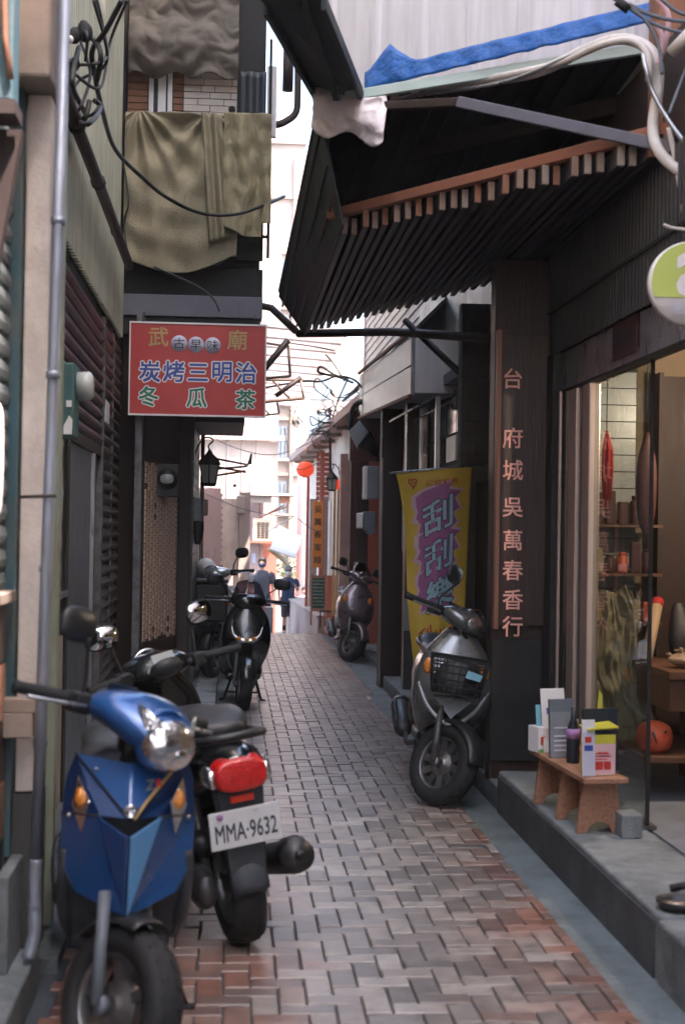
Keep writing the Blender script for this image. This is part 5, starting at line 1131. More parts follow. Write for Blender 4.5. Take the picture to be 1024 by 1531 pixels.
def scooter(label, loc, yaw, st):
    root = thing('motor_scooter', label, 'scooter', loc, (0, R(st.get('lean', 0)), R(yaw)), st.get('group', 'motor scooters parked in the lane'))
    s_ = st.get('scale', 1); root.scale = (s_, s_, s_)
    P, TR = st['paint'], st.get('trim', 'black_plastic'); sport = st['front'] == 'sport'; r = .218; yf, yr = -.64, .60
    ax = Vector((0, .34, .94)).normalized(); pv = Vector((0, yf, r))
    S = Matrix.Translation(pv) @ Matrix.Rotation(R(st.get('steer', 0)), 4, ax) @ Matrix.Translation(-pv)
    def bd(mb, nm, m, par=None, lb=None, bv=0): return mb.build(nm, m, par or root, lb, bevel=bv, local=True)
    # wheels, fork
    wheel(root, 'front_wheel', yf, r, .105, S, st.get('spokes', 6), 'rim_metal'); wheel(root, 'rear_wheel', yr, r, .12, None, 6, 'rim_metal')
    for sx in (-1, 1):
        mb = MB(); mb.X = S; mb.tube([(sx * .085, yf, r), (sx * .075, yf + .10, .50)], .018, 10); mb.tube([(sx * .085, yf, r), (sx * .06, yf, r)], .028, 10); bd(mb, 'fork_leg', 'cable_grey' if sport else 'engine_metal')
    mb = MB(); mb.X = S; mb.lathe([(.05, .052), (.09, .052), (.09, .057), (.05, .057), (.05, .052)], (0, yf, r), 'x', 28); bd(mb, 'brake_disc', 'steel')
    mb = MB(); mb.X = S; mb.tube([(.05, yf + .09, .36), (.085, yf + .15, .5), (.06, yf + .2, .62)], .005, 6); bd(mb, 'brake_hose', 'rubber')
    def fender(y, z, rad, w_, a0, a1, nm, m, X=None, droop=.02):
        def f(u, v):
            a = R(a0 + (a1 - a0) * u); q = (v - .5) * 2; rr_ = rad - droop * q * q * q * q - .012 * q * q
            return Vector((q * w_ / 2, y - rr_ * math.cos(a), z + rr_ * math.sin(a)))
        mb = MB(); mb.X = X; mb.grid(f, 18, 10); o = bd(mb, nm, m); sm = o.modifiers.new('thick', 'SOLIDIFY'); sm.thickness = .006; return o
    fender(yf, r, .25, .135, 15 if not sport else 78, 150, 'front_fender', TR if sport or st.get('dark_fender') else P, S)
    fender(yr, r, .25, .14, 40, 175, 'rear_fender', 'matt_plastic')
    # leg shield
    if sport:
        V = {'T0': (0, -.475, .855), 'T1': (.165, -.40, .87), 'E': (0, -.585, .715), 'F0': (0, -.605, .672), 'C1': (.088, -.56, .722), 'S0': (.19, -.395, .80), 'S1': (.198, -.41, .70), 'S2': (.198, -.42, .575), 'L': (.15, -.485, .492), 'P': (0, -.625, .452), 'K': (.04, -.60, .668)}
        V = {k_: (x_ * .97, y_, z_) for k_, (x_, y_, z_) in V.items()}
        fl_ = {'upper_panel': ([('T0', 'T1', 'E')], P), 'signal_band': ([('T1', 'S0', 'S1', 'C1', 'E')], 'paint_navy'), 'centre_panel': ([('F0', 'C1', 'P')], 'paint_blue_lit'), 'side_panel': ([('C1', 'S1', 'S2', 'L', 'P')], P)}
        for nm, (fs, m) in fl_.items():
            for sx in (-1, 1):
                mb = MB()
                for f in fs: mb._add([(sx * V[k][0], V[k][1] - (.004 if nm != 'signal_band' else 0), V[k][2]) for k in f], [tuple(range(len(f)))[::sx]])
                o = bd(mb, nm, m); sm = o.modifiers.new('thick', 'SOLIDIFY'); sm.thickness = .012; sm.offset = -1; bv = o.modifiers.new('bev', 'BEVEL'); bv.width = .003; bv.segments = 2
                if nm == 'centre_panel' and sx < 0: o.data.materials[0] = M['paint_navy']  # one half navy, the other pale blue: light from the side painted in
        for sx in (-1, 1):
            mb = MB(); mb.prism([(sx * .112, -.512, .755), (sx * .15, -.43, .815), (sx * .165, -.43, .73), (sx * .132, -.49, .655)], (0, -.02, 0))
            o = bd(mb, 'turn_signal', 'lamp_clear', bv=.006); mb = MB(); mb.ball((sx * .14, -.478, .755), (.016, .028, .03)); bd(mb, 'amber_bulb', 'lamp_amber', o)
        for sx in (-1, 1):
            for ka, kb in (('T1', 'E'), ('C1', 'P'), ('C1', 'S1'), ('S2', 'L')):
                a_, b_ = [Vector((sx * V[q][0], V[q][1] - .008, V[q][2])) for q in (ka, kb)]
                mb = MB(); mb.tube([a_, b_], .0032, 5); bd(mb, 'panel_seam', 'rubber')
            for (x_, z_) in ((.17, .70), (.13, .60), (.10, .84)):
                mb = MB(); mb.lathe([(0, 0), (.006, 0), (.006, -.004), (0, -.004)], (sx * x_, -.455 if x_ > .12 else -.50, z_), 'y', 10); bd(mb, 'screw', 'steel')
        mb = MB(); mb.tube([(.155, -.418, .872), (.044, -.558, .76), (.012, -.598, .718)], .0045, 6); bd(mb, 'gold_line', 'gold_paint')
        mb = MB(); mb.lathe([(0, 0), (.019, 0), (.019, -.006), (.014, -.008), (.012, -.005), (0, -.005)], (0, -.592, .74), 'y', 24); mb.tube([(-.011, -.6, .743), (.011, -.6, .737)], .002, 5); bd(mb, 'emblem', 'chrome')
        N = Vector((.08, -1, .3)).normalized(); Ug = Vector((.9, .42, .1)).normalized()
        mb = MB(); glyph_mesh(mb, 'Z', (.042, -.545, .79), Ug, (0, .35, .9), .042, off=.02); bd(mb, 'lettering', 'steel'); mb = MB(); glyph_mesh(mb, 'R', (.068, -.53, .795), Ug, (0, .35, .9), .036, off=.02); bd(mb, 'lettering', 'lamp_red')
        mb = MB(); mb.loft([(0, -.31, .30, .13, .03), (0, -.34, .40, .17, .05), (0, -.40, .52, .19, .06), (0, -.40, .68, .185, .05), (0, -.38, .82, .16, .05), (0, -.37, .88, .08, .05)], plane='z'); bd(mb, 'leg_shield', 'matt_plastic')
        for sx in (-1, 1):
            mb = MB(); mb.loft([(sx * .17, -.42, .60, .02, .03), (sx * .175, -.38, .50, .022, .06), (sx * .165, -.30, .38, .025, .07), (sx * .15, -.22, .30, .02, .05)], plane='z'); bd(mb, 'side_wing', 'matt_plastic')
    else:
        W = st.get('width', 1.0)
        secs = [(0, -.31, .28, .11 * W, .03), (0, -.34, .38, .165 * W, .05), (0, -.44, .48, .20 * W, .085), (0, -.485, .58, .215 * W, .09, 2.2), (0, -.475, .70, .205 * W, .075, 2.2), (0, -.44, .80, .17 * W, .065, 2.2), (0, -.41, .88, .11 * W, .06, 2), (0, -.39, .93, .07, .05, 2)]
        mb = MB(); mb.loft(secs, n=32, plane='z', k=5); bd(mb, 'leg_shield', P)
        if st.get('chrome_v'):
            mb = MB(); mb.tube(catmull([(-.19, -.52, .62), (-.12, -.57, .50), (0, -.62, .43), (.12, -.57, .50), (.19, -.52, .62)]), [.012] * 33, 8); bd(mb, 'chrome_bumper', 'paint_silver')
            mb = MB(); mb.prism([(-.10, -.565, .56), (0, -.60, .46), (.10, -.565, .56), (0, -.59, .58)], (0, -.02, 0)); bd(mb, 'front_badge', 'cream_panel' if 0 else 'meter_grey')
        if st.get('smile'):
            mb = MB(); mb.tube(catmull([(-.13, -.555, .70), (-.11, -.575, .63), (-.06, -.585, .59), (0, -.59, .58), (.06, -.585, .59), (.11, -.575, .63), (.13, -.555, .70)]), [.006 + .018 * math.sin(math.pi * i / 48) for i in range(49)], 10); sl_ = bd(mb, 'front_light', 'lamp_clear')
            for sx in (-1, 0, 1): mb = MB(); mb.ball((sx * .065, -.60, .60 - .012 * (sx == 0)), (.022, .02, .02)); bd(mb, 'amber_bulb', 'lamp_amber', sl_)
            mb = MB(); mb.prism([(-.02, -.60, .42), (.02, -.60, .42), (.01, -.60, .36), (-.01, -.60, .36)], (0, -.02, 0)); bd(mb, 'front_badge', 'chrome')
        else:
            for sx in (-1, 1): mb = MB(); mb.ball((sx * .15 * W, -.535, .72), (.03, .02, .045)); bd(mb, 'turn_signal', 'lamp_amber')
    # handlebar cowl, headlight
    Z = st.get('Z', .975)
    mb = MB(); mb.X = S
    if sport: mb.loft([(0, -.28, Z - .0, .09, .035), (0, -.34, Z + .01, .155, .055), (0, -.42, Z + .005, .165, .07, 2), (0, -.50, Z - .02, .13, .07, 2), (0, -.56, Z - .035, .075, .05, 2), (0, -.585, Z - .04, .02, .015, 2)], n=28, plane='y')
    else: mb.loft([(0, -.28, Z, .07, .03), (0, -.33, Z + .01, .14, .05), (0, -.41, Z + .01, .155, .065, 2.2), (0, -.47, Z, .12, .065, 2), (0, -.495, Z, .09, .05, 2)], n=28, plane='y')
    hc = bd(mb, 'handlebar_cover', P)
    mb = MB(); mb.X = S; mb.loft([(0, -.27, Z + .015, .075, .035), (0, -.24, Z + .03, .06, .03)], plane='y'); bd(mb, 'dashboard', 'seat_vinyl', hc)
    mb = MB(); mb.X = S; mb.prism([(-.055, -.262, Z + .0), (.055, -.262, Z + .0), (.05, -.29, Z + .075), (-.05, -.29, Z + .075)], (0, .004, .004)); bd(mb, 'speedometer', 'frosted_glass' if st.get('plate') else 'window_dark', hc)
    if not st.get('smile'):
        mb = MB(); mb.X = S
        if sport:
            mb.ball((0, -.555, Z - .05), (.09, .055, .075), 22, 14)
            for sx in (-1, 1): mb.prism([(sx * .045, -.578, Z + .0), (sx * .105, -.50, Z + .045), (sx * .09, -.53, Z - .02)], (0, -.02, .002))
        else: mb.ball((0, -.475, Z), (.085, .04, .052), 20, 12)
        hl = bd(mb, 'headlight', 'lamp_clear')
        if sport: mb = MB(); mb.X = S; mb.ball((0.01, -.585, Z - .065), (.03, .032, .026)); bd(mb, 'bulb_shield', 'mirror_glass', hl)
        mb = MB(); mb.X = S; yy_ = -.535 if sport else -.472; mb.lathe([(.078, .0), (.09, .0), (.09, .03), (.078, .03), (.078, 0)], (0, yy_ + .0, Z - (.04 if sport else 0)), 'y', 28); bd(mb, 'headlight_rim', 'chrome' if not sport else P, hl)
    for sx in (-1, 1):
        mb = MB(); mb.X = S; mb.tube([(sx * .10, -.34, Z), (sx * .20, -.31, Z + .012)], .016, 10); bd(mb, 'handlebar', 'black_plastic')
        mb = MB(); mb.X = S; pts = [(sx * .20, -.31, Z + .012), (sx * .215, -.306, Z + .012), (sx * .345, -.27, Z + .01), (sx * .36, -.266, Z + .01)]; mb.tube(pts, [.022, .018, .018, .021], 12); bd(mb, 'grip', 'rubber')
        mb = MB(); mb.X = S; mb.tube(catmull([(sx * .17, -.36, Z), (sx * .22, -.375, Z), (sx * .30, -.35, Z - .004), (sx * .35, -.325, Z - .006)], 5), .006, 7); bd(mb, 'brake_lever', 'steel')
        mb = MB(); mb.X = S; mb.box((sx * .145, -.36, Z - .025), (sx * .205, -.29, Z + .035)); bd(mb, 'switch_block', 'black_plastic', bv=.01)
        if sx in st.get('mirrors', (-1, 1)):
            mh = st.get('mirror_h', .2); c = Vector((sx * st.get('mirror_w', .27), -.33, Z + mh))
            mb = MB(); mb.X = S; mb.tube(catmull([(sx * .17, -.33, Z + .02), (sx * .18, -.335, Z + .08), c + Vector((-sx * .035, -.02, -.03))], 6), .006, 7); ms = bd(mb, 'mirror_stem', 'black_plastic')
            tw = Matrix.Translation(c) @ Matrix.Rotation(R(sx * -14), 4, 'Z') @ Matrix.Rotation(R(-6), 4, 'X')
            mb = MB(); mb.X = S @ tw; mb.loft([(0, -.028, 0, .02, .015), (0, -.02, 0, .055, .036, 2.6), (0, -.006, 0, .073, .05, 2.8), (0, .004, 0, .074, .051, 2.8)], plane='y'); bd(mb, 'mirror_shell', st.get('mirror_paint', 'black_plastic'), ms)
            mb = MB(); mb.X = S @ tw; mb.loft([(0, .0045, 0, .067, .045, 2.8), (0, .008, 0, .067, .045, 2.8)], plane='y', k=1); bd(mb, 'mirror_glass', 'mirror_glass', ms)
    if st.get('screen'):
        def f(u, v): a = (u - .5) * 2; return Vector((a * (.15 - .05 * v), -.47 + .10 * v + .05 * a * a, Z + .03 + .16 * v - .03 * a * a * v))
        mb = MB(); mb.X = S; mb.grid(f, 14, 8, (0, .003, 0)); bd(mb, 'wind_screen', 'smoke_screen')
    mb = MB(); mb.X = S; mb.tube([(0, -.40, .84), (0, -.36, Z - .02)], .035, 12); bd(mb, 'steering_column', 'black_plastic')
    # floor, body, seat
    mb = MB(); mb.loft([(0, -.34, .31, .14, .035, 4), (0, -.2, .295, .15, .035, 4), (0, .0, .30, .15, .04, 4), (0, .12, .33, .14, .06, 4)], plane='y'); bd(mb, 'footboard', 'matt_plastic' if sport else TR)
    BP = st.get('body_paint', P)
    mb = MB(); mb.loft([(0, -.06, .50, .10, .17, 3), (0, .04, .52, .145, .19, 3), (0, .20, .56, .165, .165, 2.6), (0, .40, .60, .17, .135, 2.4), (0, .60, .645, .145, .10, 2.3), (0, .78, .68, .10, .065, 2.2), (0, .87, .69, .06, .035, 2)], n=28, plane='y', k=5)
    bd(mb, 'rear_body', BP)
    for sx in (-1, 1):
        mb = MB(); mb.loft([(sx * .145, -.02, .36, .012, .03), (sx * .16, .10, .40, .014, .06), (sx * .155, .28, .43, .014, .055), (sx * .14, .5, .50, .01, .03)], plane='y'); bd(mb, 'lower_side_panel', 'matt_plastic' if sport else TR)
    mb = MB(); mb.loft([(0, -.10, .735, .08, .02, 3), (0, -.03, .745, .13, .04, 3), (0, .12, .755, .15, .045, 3), (0, .28, .755, .15, .04, 3), (0, .38, .785, .15, .05, 3), (0, .56, .79, .13, .045, 3), (0, .68, .785, .08, .025, 3)], plane='y'); bd(mb, 'seat', 'seat_vinyl')
    mb = MB(); mb.tube(catmull([(-.12, .48, .745), (-.14, .68, .76), (-.10, .82, .785), (0, .86, .79), (.10, .82, .785), (.14, .68, .76), (.12, .48, .745)], 6), .016, 9); bd(mb, 'grab_rail', 'black_plastic')
    mb = MB(); mb.loft([(0, .74, .665, .115, .075, 3), (0, .83, .655, .105, .065, 3), (0, .872, .65, .09, .055, 3)], plane='y'); tm = bd(mb, 'tail_cover', 'paint_black' if st.get('plate') else BP)
    mb = MB(); mb.loft([(0, .83, .665, .10, .062, 3), (0, .885, .66, .092, .056, 3), (0, .895, .66, .07, .042, 3)], plane='y'); tl = bd(mb, 'tail_light', 'lamp_red')
    for sx in (-1, 1): mb = MB(); mb.loft([(sx * .10, .80, .66, .022, .04), (sx * .098, .865, .655, .016, .03)], plane='y'); bd(mb, 'rear_signal', 'lamp_clear')
    # mudguard with plate
    mb = MB(); mb.hexa([(-.06, .80, .22), (.06, .80, .22), (.085, .76, .60), (-.085, .76, .60)], [(-.06, .812, .22), (.06, .812, .22), (.085, .845, .60), (-.085, .845, .60)]); bd(mb, 'mud_flap', 'matt_plastic', bv=.006)
    mb = MB(); mb.box((-.042, .845, .562), (.042, .862, .588)); bd(mb, 'reflector', 'reflector_red', bv=.004)
    pn = (Vector((0, .30, 0)));
    if st.get('plate'):
        tb_ = Vector((0, .85, .475)); Vv = Vector((0, .12, 1)).normalized(); Nn = Vector((0, 1, -.12)).normalized(); Uu = Vector((-1, 0, 0))
        hw, hh = .128, .068
        mb = MB(); a = [tb_ + Uu * x * hw + Vv * z * hh for x, z in ((-1, -1), (1, -1), (1, 1), (-1, 1))]; mb.prism(a, Nn * .006); pl_ = bd(mb, 'licence_plate', 'plate_white', bv=.006)
        mb = MB(); glyph_mesh(mb, 'MMA·9632', tb_ - Uu * .113 - Vv * .027 + Nn * .0065, Uu, Vv * 1.0, .0505, off=.018)
        # stretch digits upward
        mb.v = [p + Vv * ((p - tb_).dot(Vv) + .008) * .8 for p in mb.v]
        bd(mb, 'lettering', 'plate_ink', pl_)
        mb = MB(); mb.box((-.05, .868, .527), (-.03, .872, .534)); bd(mb, 'year_mark', 'disc_grey', pl_)
        mb = MB(); mb.lathe([(0, 0), (.012, 0), (.012, .002), (0, .002)], (.09, .866, .525), 'y', 12); bd(mb, 'sticker', 'lilac', pl_)
    else:
        mb = MB(); mb.box((-.09, .848, .44), (.09, .854, .53)); bd(mb, 'licence_plate', 'plate_white', bv=.004)
    # engine and exhaust
    mb = MB(); mb.loft([(.115, .12, .27, .03, .06), (.12, .2, .26, .045, .085), (.12, .4, .24, .045, .075), (.12, .58, .225, .045, .085), (.12, .68, .225, .03, .05)], plane='y'); bd(mb, 'engine_case', 'engine_metal')
    mb = MB(); mb.box((-.09, .18, .17), (.07, .42, .36)); bd(mb, 'engine_block', 'engine_metal', bv=.02)
    mb = MB(); mb.loft([(.10, .40, .36, .04, .045), (.10, .52, .38, .05, .055), (.10, .62, .37, .04, .04)], plane='y'); bd(mb, 'air_cleaner', 'black_plastic')
    for sx in (-1, 1): mb = MB(); mb.tube([(sx * .10, yr, r + .02), (sx * .10, yr - .08, .55)], .02, 10); bd(mb, 'shock_absorber', 'engine_metal')
    mb = MB(); mb.tube(catmull([(-.10, .2, .2), (-.14, .32, .17), (-.15, .42, .22)], 5), .016, 8); ex0 = bd(mb, 'exhaust_pipe', 'engine_metal')
    mb = MB(); mb.tube([(-.165, .40, .22), (-.165, .46, .235), (-.175, .78, .315), (-.175, .84, .33)], [.035, .058, .062, .052], 18); ex = bd(mb, 'exhaust', 'exhaust')
    mb = MB(); mb.tube([(-.175, .79, .32), (-.175, .86, .337)], [.066, .058], 18); mb.tube([(-.175, .85, .335), (-.175, .878, .342)], .016, 10); bd(mb, 'exhaust_cap', 'black_plastic', ex)
    mb = MB(); mb.loft([(-.215, .50, .27, .012, .04), (-.225, .65, .31, .014, .045), (-.22, .78, .34, .01, .035)], plane='y'); bd(mb, 'heat_guard', 'matt_plastic', ex)
    # stand
    if st.get('stand') == 'centre':
        for sx in (-1, 1):
            mb = MB(); mb.tube([(sx * .10, .12, .22), (sx * .15, .10, .06), (sx * .165, .07, .012)], .012, 7); mb.tube([(sx * .165, .07, .012), (sx * .2, .03, .01)], .012, 7); bd(mb, 'stand_leg', 'rubber')
        mb = MB(); mb.tube([(-.15, .10, .07), (.15, .10, .07)], .009, 6); bd(mb, 'stand_bar', 'rubber')
    else:
        mb = MB(); mb.tube([(.12, .05, .26), (.18, .0, .1), (.225, -.03, .012)], .011, 7); mb.tube([(.20, -.03, .01), (.25, -.03, .01)], .014, 7); bd(mb, 'stand_leg', 'rubber')
    if st.get('basket'):
        bk_ = MB(); x0, x1, y0, y1, z0, z1 = -.15, .15, -.74, -.55, .60, .79
        def loop(z, e): return [(x0 + e, y0 + e, z), (x1 - e, y0 + e, z), (x1 - e, y1, z), (x0 + e, y1, z)]
        for i in range(6): z = z0 + (z1 - z0) * i / 5; bk_.tube(loop(z, .025 * (1 - i / 5)), .0042 if i < 5 else .008, 5, closed=True)
        for i in range(9): x = x0 + .025 + (x1 - x0 - .05) * i / 8; xt = x0 + (x1 - x0) * i / 8; bk_.tube([(xt, y0, z1), (x, y0 + .025, z0), (x, y1, z0), (xt, y1, z1)], .0035, 5)
        for i in range(5): y = y0 + .025 + (y1 - y0 - .03) * i / 4; bk_.tube([(x0, y, z1), (x0 + .025, y, z0), (x1 - .025, y, z0), (x1, y, z1)], .0035, 5)
        b_ = bd(bk_, 'basket', 'rubber')
        mb = MB(); mb.loft([(0, -.645, .605, .11, .07), (0, -.645, .68, .125, .08), (.01, -.64, .76, .09, .06), (0, -.64, .785, .03, .03)], plane='z'); bd(mb, 'black_bag', 'seat_vinyl', b_)
        mb = MB(); mb.prism([(.03, -.752, .70), (.11, -.752, .69), (.12, -.752, .725), (.04, -.752, .74)], (0, -.004, 0)); bd(mb, 'blue_tag', 'paper_cyan', b_)
    return root
scooter('metallic blue sports scooter parked nearest the viewer at lower left', (-.335, 4.50, 0), 5, dict(paint='paint_blue', front='sport', steer=38, scale=.98, lean=2, mirrors=(-1,), mirror_h=.22, mirror_w=.25, spokes=5, body_paint='paint_navy'))
scooter('black scooter seen from behind with a red tail light and white plate MMA 9632', (-.085, 5.80, 0), 195, dict(paint='paint_black', front='round', steer=14, plate=True, lean=8.5, Z=.90, mirror_h=.2, mirror_w=.23, mirror_paint='black_plastic'))
scooter('grey scooter with a black wire basket standing before the yellow banner', (1.20, 8.43, 0), -4, dict(paint='paint_grey', front='round', steer=42, basket=True, chrome_v=True, spokes=10, lean=8, mirrors=(-1,), mirror_h=.22, mirror_w=.14, dark_fender=True, scale=1.03))
scooter('shiny black rounded scooter facing the viewer with a smile shaped front light', (.125, 12.42, 0), 0, dict(paint='paint_black', front='round', smile=True, steer=6, stand='centre', lean=2, Z=.90, mirrors=(-1, 1), mirror_h=.17, mirror_w=.29, screen=True, width=.96, scale=.98))
scooter('silver and black scooter with a handlebar box half hidden at the left kerb', (-.10, 14.2, .08), -6, dict(paint='paint_silver', body_paint='paint_black', front='round', steer=-14, stand='centre', mirror_h=.19, lean=0, dark_fender=True))
scooter('mauve grey scooter with a tinted screen leaning by the maroon recess', (1.38, 16.85, 0), 0, dict(paint='paint_taupe', front='round', steer=32, screen=True, chrome_v=False, lean=7, spokes=8, mirrors=(-1, 1), mirror_h=.12, scale=.98))
t = thing('carrier_box', 'black carrier box strapped on the front of the silver scooter', 'box', (-.14, 13.5, .9))
B('tray', (-.32, 13.42, .62), (-.02, 13.62, .98), 'black_plastic', t, bevel=.02); B('lid', (-.33, 13.41, .985), (-.01, 13.63, 1.02), 'seat_vinyl', t, bevel=.01)
t = thing('white_helmet', 'white helmet with a black visor hung on the silver scooter', 'helmet', (-.26, 13.9, 1.1))
MB().ball((-.235, 13.9, 1.10), (.10, .12, .11), 18, 12).build('shell', 'sign_white', t); MB().ball((-.205, 13.84, 1.06), (.075, .09, .075), 14, 9).build('visor', 'window_dark', t)

# ================================================================ PEOPLE
def skin_body(name, verts, edges, rad, m, parent, root=0, sub=2, lat=None):
    me = bpy.data.meshes.new(name); me.from_pydata([Vector(v) for v in verts], edges, []); o = bpy.data.objects.new(name, me); COL.objects.link(o)
    md = o.modifiers.new('skin', 'SKIN'); sv = me.skin_vertices[0].data
    for i, q in enumerate(rad): sv[i].radius = q if isinstance(q, tuple) else (q, q); sv[i].use_root = (i == root)
    s2 = o.modifiers.new('sub', 'SUBSURF'); s2.levels = sub; s2.render_levels = sub
    dg = bpy.context.evaluated_depsgraph_get(); nm = bpy.data.meshes.new_from_object(o.evaluated_get(dg)); bpy.data.objects.remove(o)
    for p in nm.polygons: p.use_smooth = True
    nm.materials.clear(); nm.materials.append(M[m]); ob = bpy.data.objects.new(name, nm); COL.objects.link(ob); ob.parent = parent; return ob
def person(label, loc, h, yaw, shirt, pants, mask, top_, short=False, rhand=None, shirt_len=.0, walk=.05):
    t = thing('person', label, 'person', loc, (0, 0, R(yaw))); k = h / 1.62
    rh = rhand or [(.19, .0, 1.28), (.225, .02, 1.03), (.215, -.05, .82)]
    V = [(0, 0, .90), (0, 0, 1.05), (0, 0, 1.20), (0, .0, 1.31), (0, .0, 1.38), (0, -.005, 1.44), (0, -.01, 1.52), (0, -.005, 1.585),
         (-.14, 0, 1.30), (-.19, 0, 1.27), (-.225, .03, 1.03), (-.215, -.04, .82),
         (.14, 0, 1.30), rh[0], rh[1], rh[2],
         (-.08, 0, .84), (-.09, -walk, .47), (-.09, .02 - walk * .3, .09), (-.095, -.11 - walk * .3, .04),
         (.08, 0, .84), (.09, walk * .2, .47), (.09, .05 + walk, .09), (.095, -.07 + walk, .04)]
    E = [(0, 1), (1, 2), (2, 3), (3, 4), (4, 5), (5, 6), (6, 7), (3, 8), (8, 9), (9, 10), (10, 11), (3, 12), (12, 13), (13, 14), (14, 15), (0, 16), (16, 17), (17, 18), (18, 19), (0, 20), (20, 21), (21, 22), (22, 23)]
    Rr = [(.13, .095), (.12, .09), (.125, .095), (.11, .08), .05, .055, (.075, .085), .06, .055, .048, .036, .028, .055, .048, .036, .028, .085, .055, .038, .035, .085, .055, .038, .035]
    # hands: palms and five fingers on each side
    for side, wi in ((-1, 11), (1, 15)):
        w0 = Vector(V[wi]); el = Vector(V[wi - 1]); d = (w0 - el).normalized(); n0 = len(V); V.append(tuple(w0 + d * .045)); E.append((wi, n0)); Rr.append((.03, .018))
        for q in range(4):
            b = w0 + d * .085 + Vector((0, -.03 + .02 * q, 0)); V.append(tuple(b)); E.append((n0, len(V) - 1)); Rr.append(.009)
            c = b + d * (.05, .058, .062, .05)[q] + Vector((-side * .015, 0, 0)); V.append(tuple(c)); E.append((len(V) - 2, len(V) - 1)); Rr.append(.007)
        b = w0 + d * .04 + Vector((-side * .01, -.045, 0)); V.append(tuple(b)); E.append((n0, len(V) - 1)); Rr.append(.010); V.append(tuple(b + d * .035)); E.append((len(V) - 2, len(V) - 1)); Rr.append(.008)
    V = [tuple(c * k for c in v) for v in V]; Rr = [tuple(c * k for c in q) if isinstance(q, tuple) else q * k for q in Rr]
    bo = skin_body('body', V, E, Rr, 'skin', t)
    def bb(mb, n, m, bv=0): mb.X = Matrix.Scale(k, 4); mb.v = [Matrix.Scale(k, 4) @ p for p in mb.v]; mb.X = None; return mb.build(n, m, t, local=True, bevel=bv)
    bb(MB().ball((0, -.095, 1.50), (.012, .02, .018), 8, 6), 'nose', 'skin')
    for s in (-1, 1):
        bb(MB().ball((s * .03, -.086, 1.535), (.012, .008, .007), 8, 6), 'eye', 'ink'); bb(MB().ball((s * .08, 0, 1.52), (.012, .02, .03), 8, 6), 'ear', 'skin')
    bb(MB().loft([(0, .0, 1.44, .05, .07), (0, -.012, 1.46, .068, .085), (0, -.012, 1.50, .078, .098), (0, -.008, 1.512, .078, .09)], plane='z'), 'face_mask', mask)
    bb(MB().loft([(0, .02, 1.47, .08, .07), (0, .02, 1.56, .09, .09), (0, .01, 1.61, .075, .08), (0, .0, 1.645, .02, .02)], plane='z'), 'hair', 'hair')
    if top_: bb(MB().loft([(0, -.03, 1.57, .09, .12), (0, -.01, 1.585, .092, .10), (0, 0, 1.64, .07, .08), (0, 0, 1.665, .02, .02)], plane='z'), 'cap', top_)
    L = .80 - shirt_len
    bb(MB().loft([(0, 0, L, .175, .125), (0, 0, 1.0, .16, .12), (0, 0, 1.2, .165, .125), (0, 0, 1.30, .165, .10), (0, 0, 1.355, .12, .075), (0, 0, 1.385, .065, .06)], plane='z', n=28), 'shirt', shirt)
    for s, p0, p1 in ((-1, V[9], V[10]), (1, V[13], V[14])):
        p0, p1 = Vector(p0) / k, Vector(p1) / k; bb(MB().tube([p0 + Vector((-s * .05, 0, .03)), p0, p0.lerp(p1, .3), p0.lerp(p1, .62)], [.065, .072, .072, .074], 14), 'sleeve', shirt)
    for s, (a, b, c) in ((-1, (16, 17, 18)), (1, (20, 21, 22))):
        a, b, c = [Vector(V[i]) / k for i in (a, b, c)]
        pts = [a + Vector((0, 0, .06)), a.lerp(b, .5), b] + ([b.lerp(c, .1)] if short else [b.lerp(c, .5), c + Vector((0, 0, .03))])
        bb(MB().tube(pts, [.105, .095, .082, .082] if short else [.105, .085, .068, .06, .055], 14), 'trouser_leg', pants)
        f = Vector(V[19 if s < 0 else 23]) / k; cc = c
        bb(MB().loft([(cc.x, cc.y + .05, .045, .03, .04), (cc.x, cc.y, .05, .042, .05), (cc.x, cc.y - .1, .035, .045, .033), (cc.x, cc.y - .17, .025, .025, .02)], plane='y'), 'shoe', 'shoe')
        if short: bb(MB().tube([cc + Vector((0, 0, -.0)), cc.lerp(b, .38)], [.045, .05], 12), 'sock', 'ink')
    return t
person('woman in a dark grey tee shirt and blue face mask walking up the lane', (.615, 27.5, gz(27.5) - .02), 1.60, -4, 'tshirt_grey', 'trousers', 'mask_blue', None)
person('child in a grey cap, white mask and navy shirt with one hand raised', (1.04, 25.5, gz(25.5) - .02), 1.20, 6, 'tshirt_navy', 'trousers', 'mask_white', 'cap_grey', True, [(.19, .0, 1.28), (.235, -.05, 1.06), (.15, -.2, 1.17)], .10)
person('small child in pale patterned clothes half hidden behind the low wall', (1.52, 29.0, gz(29) - .02), 1.12, 0, 'plaster', 'trousers', 'skin', None, True)

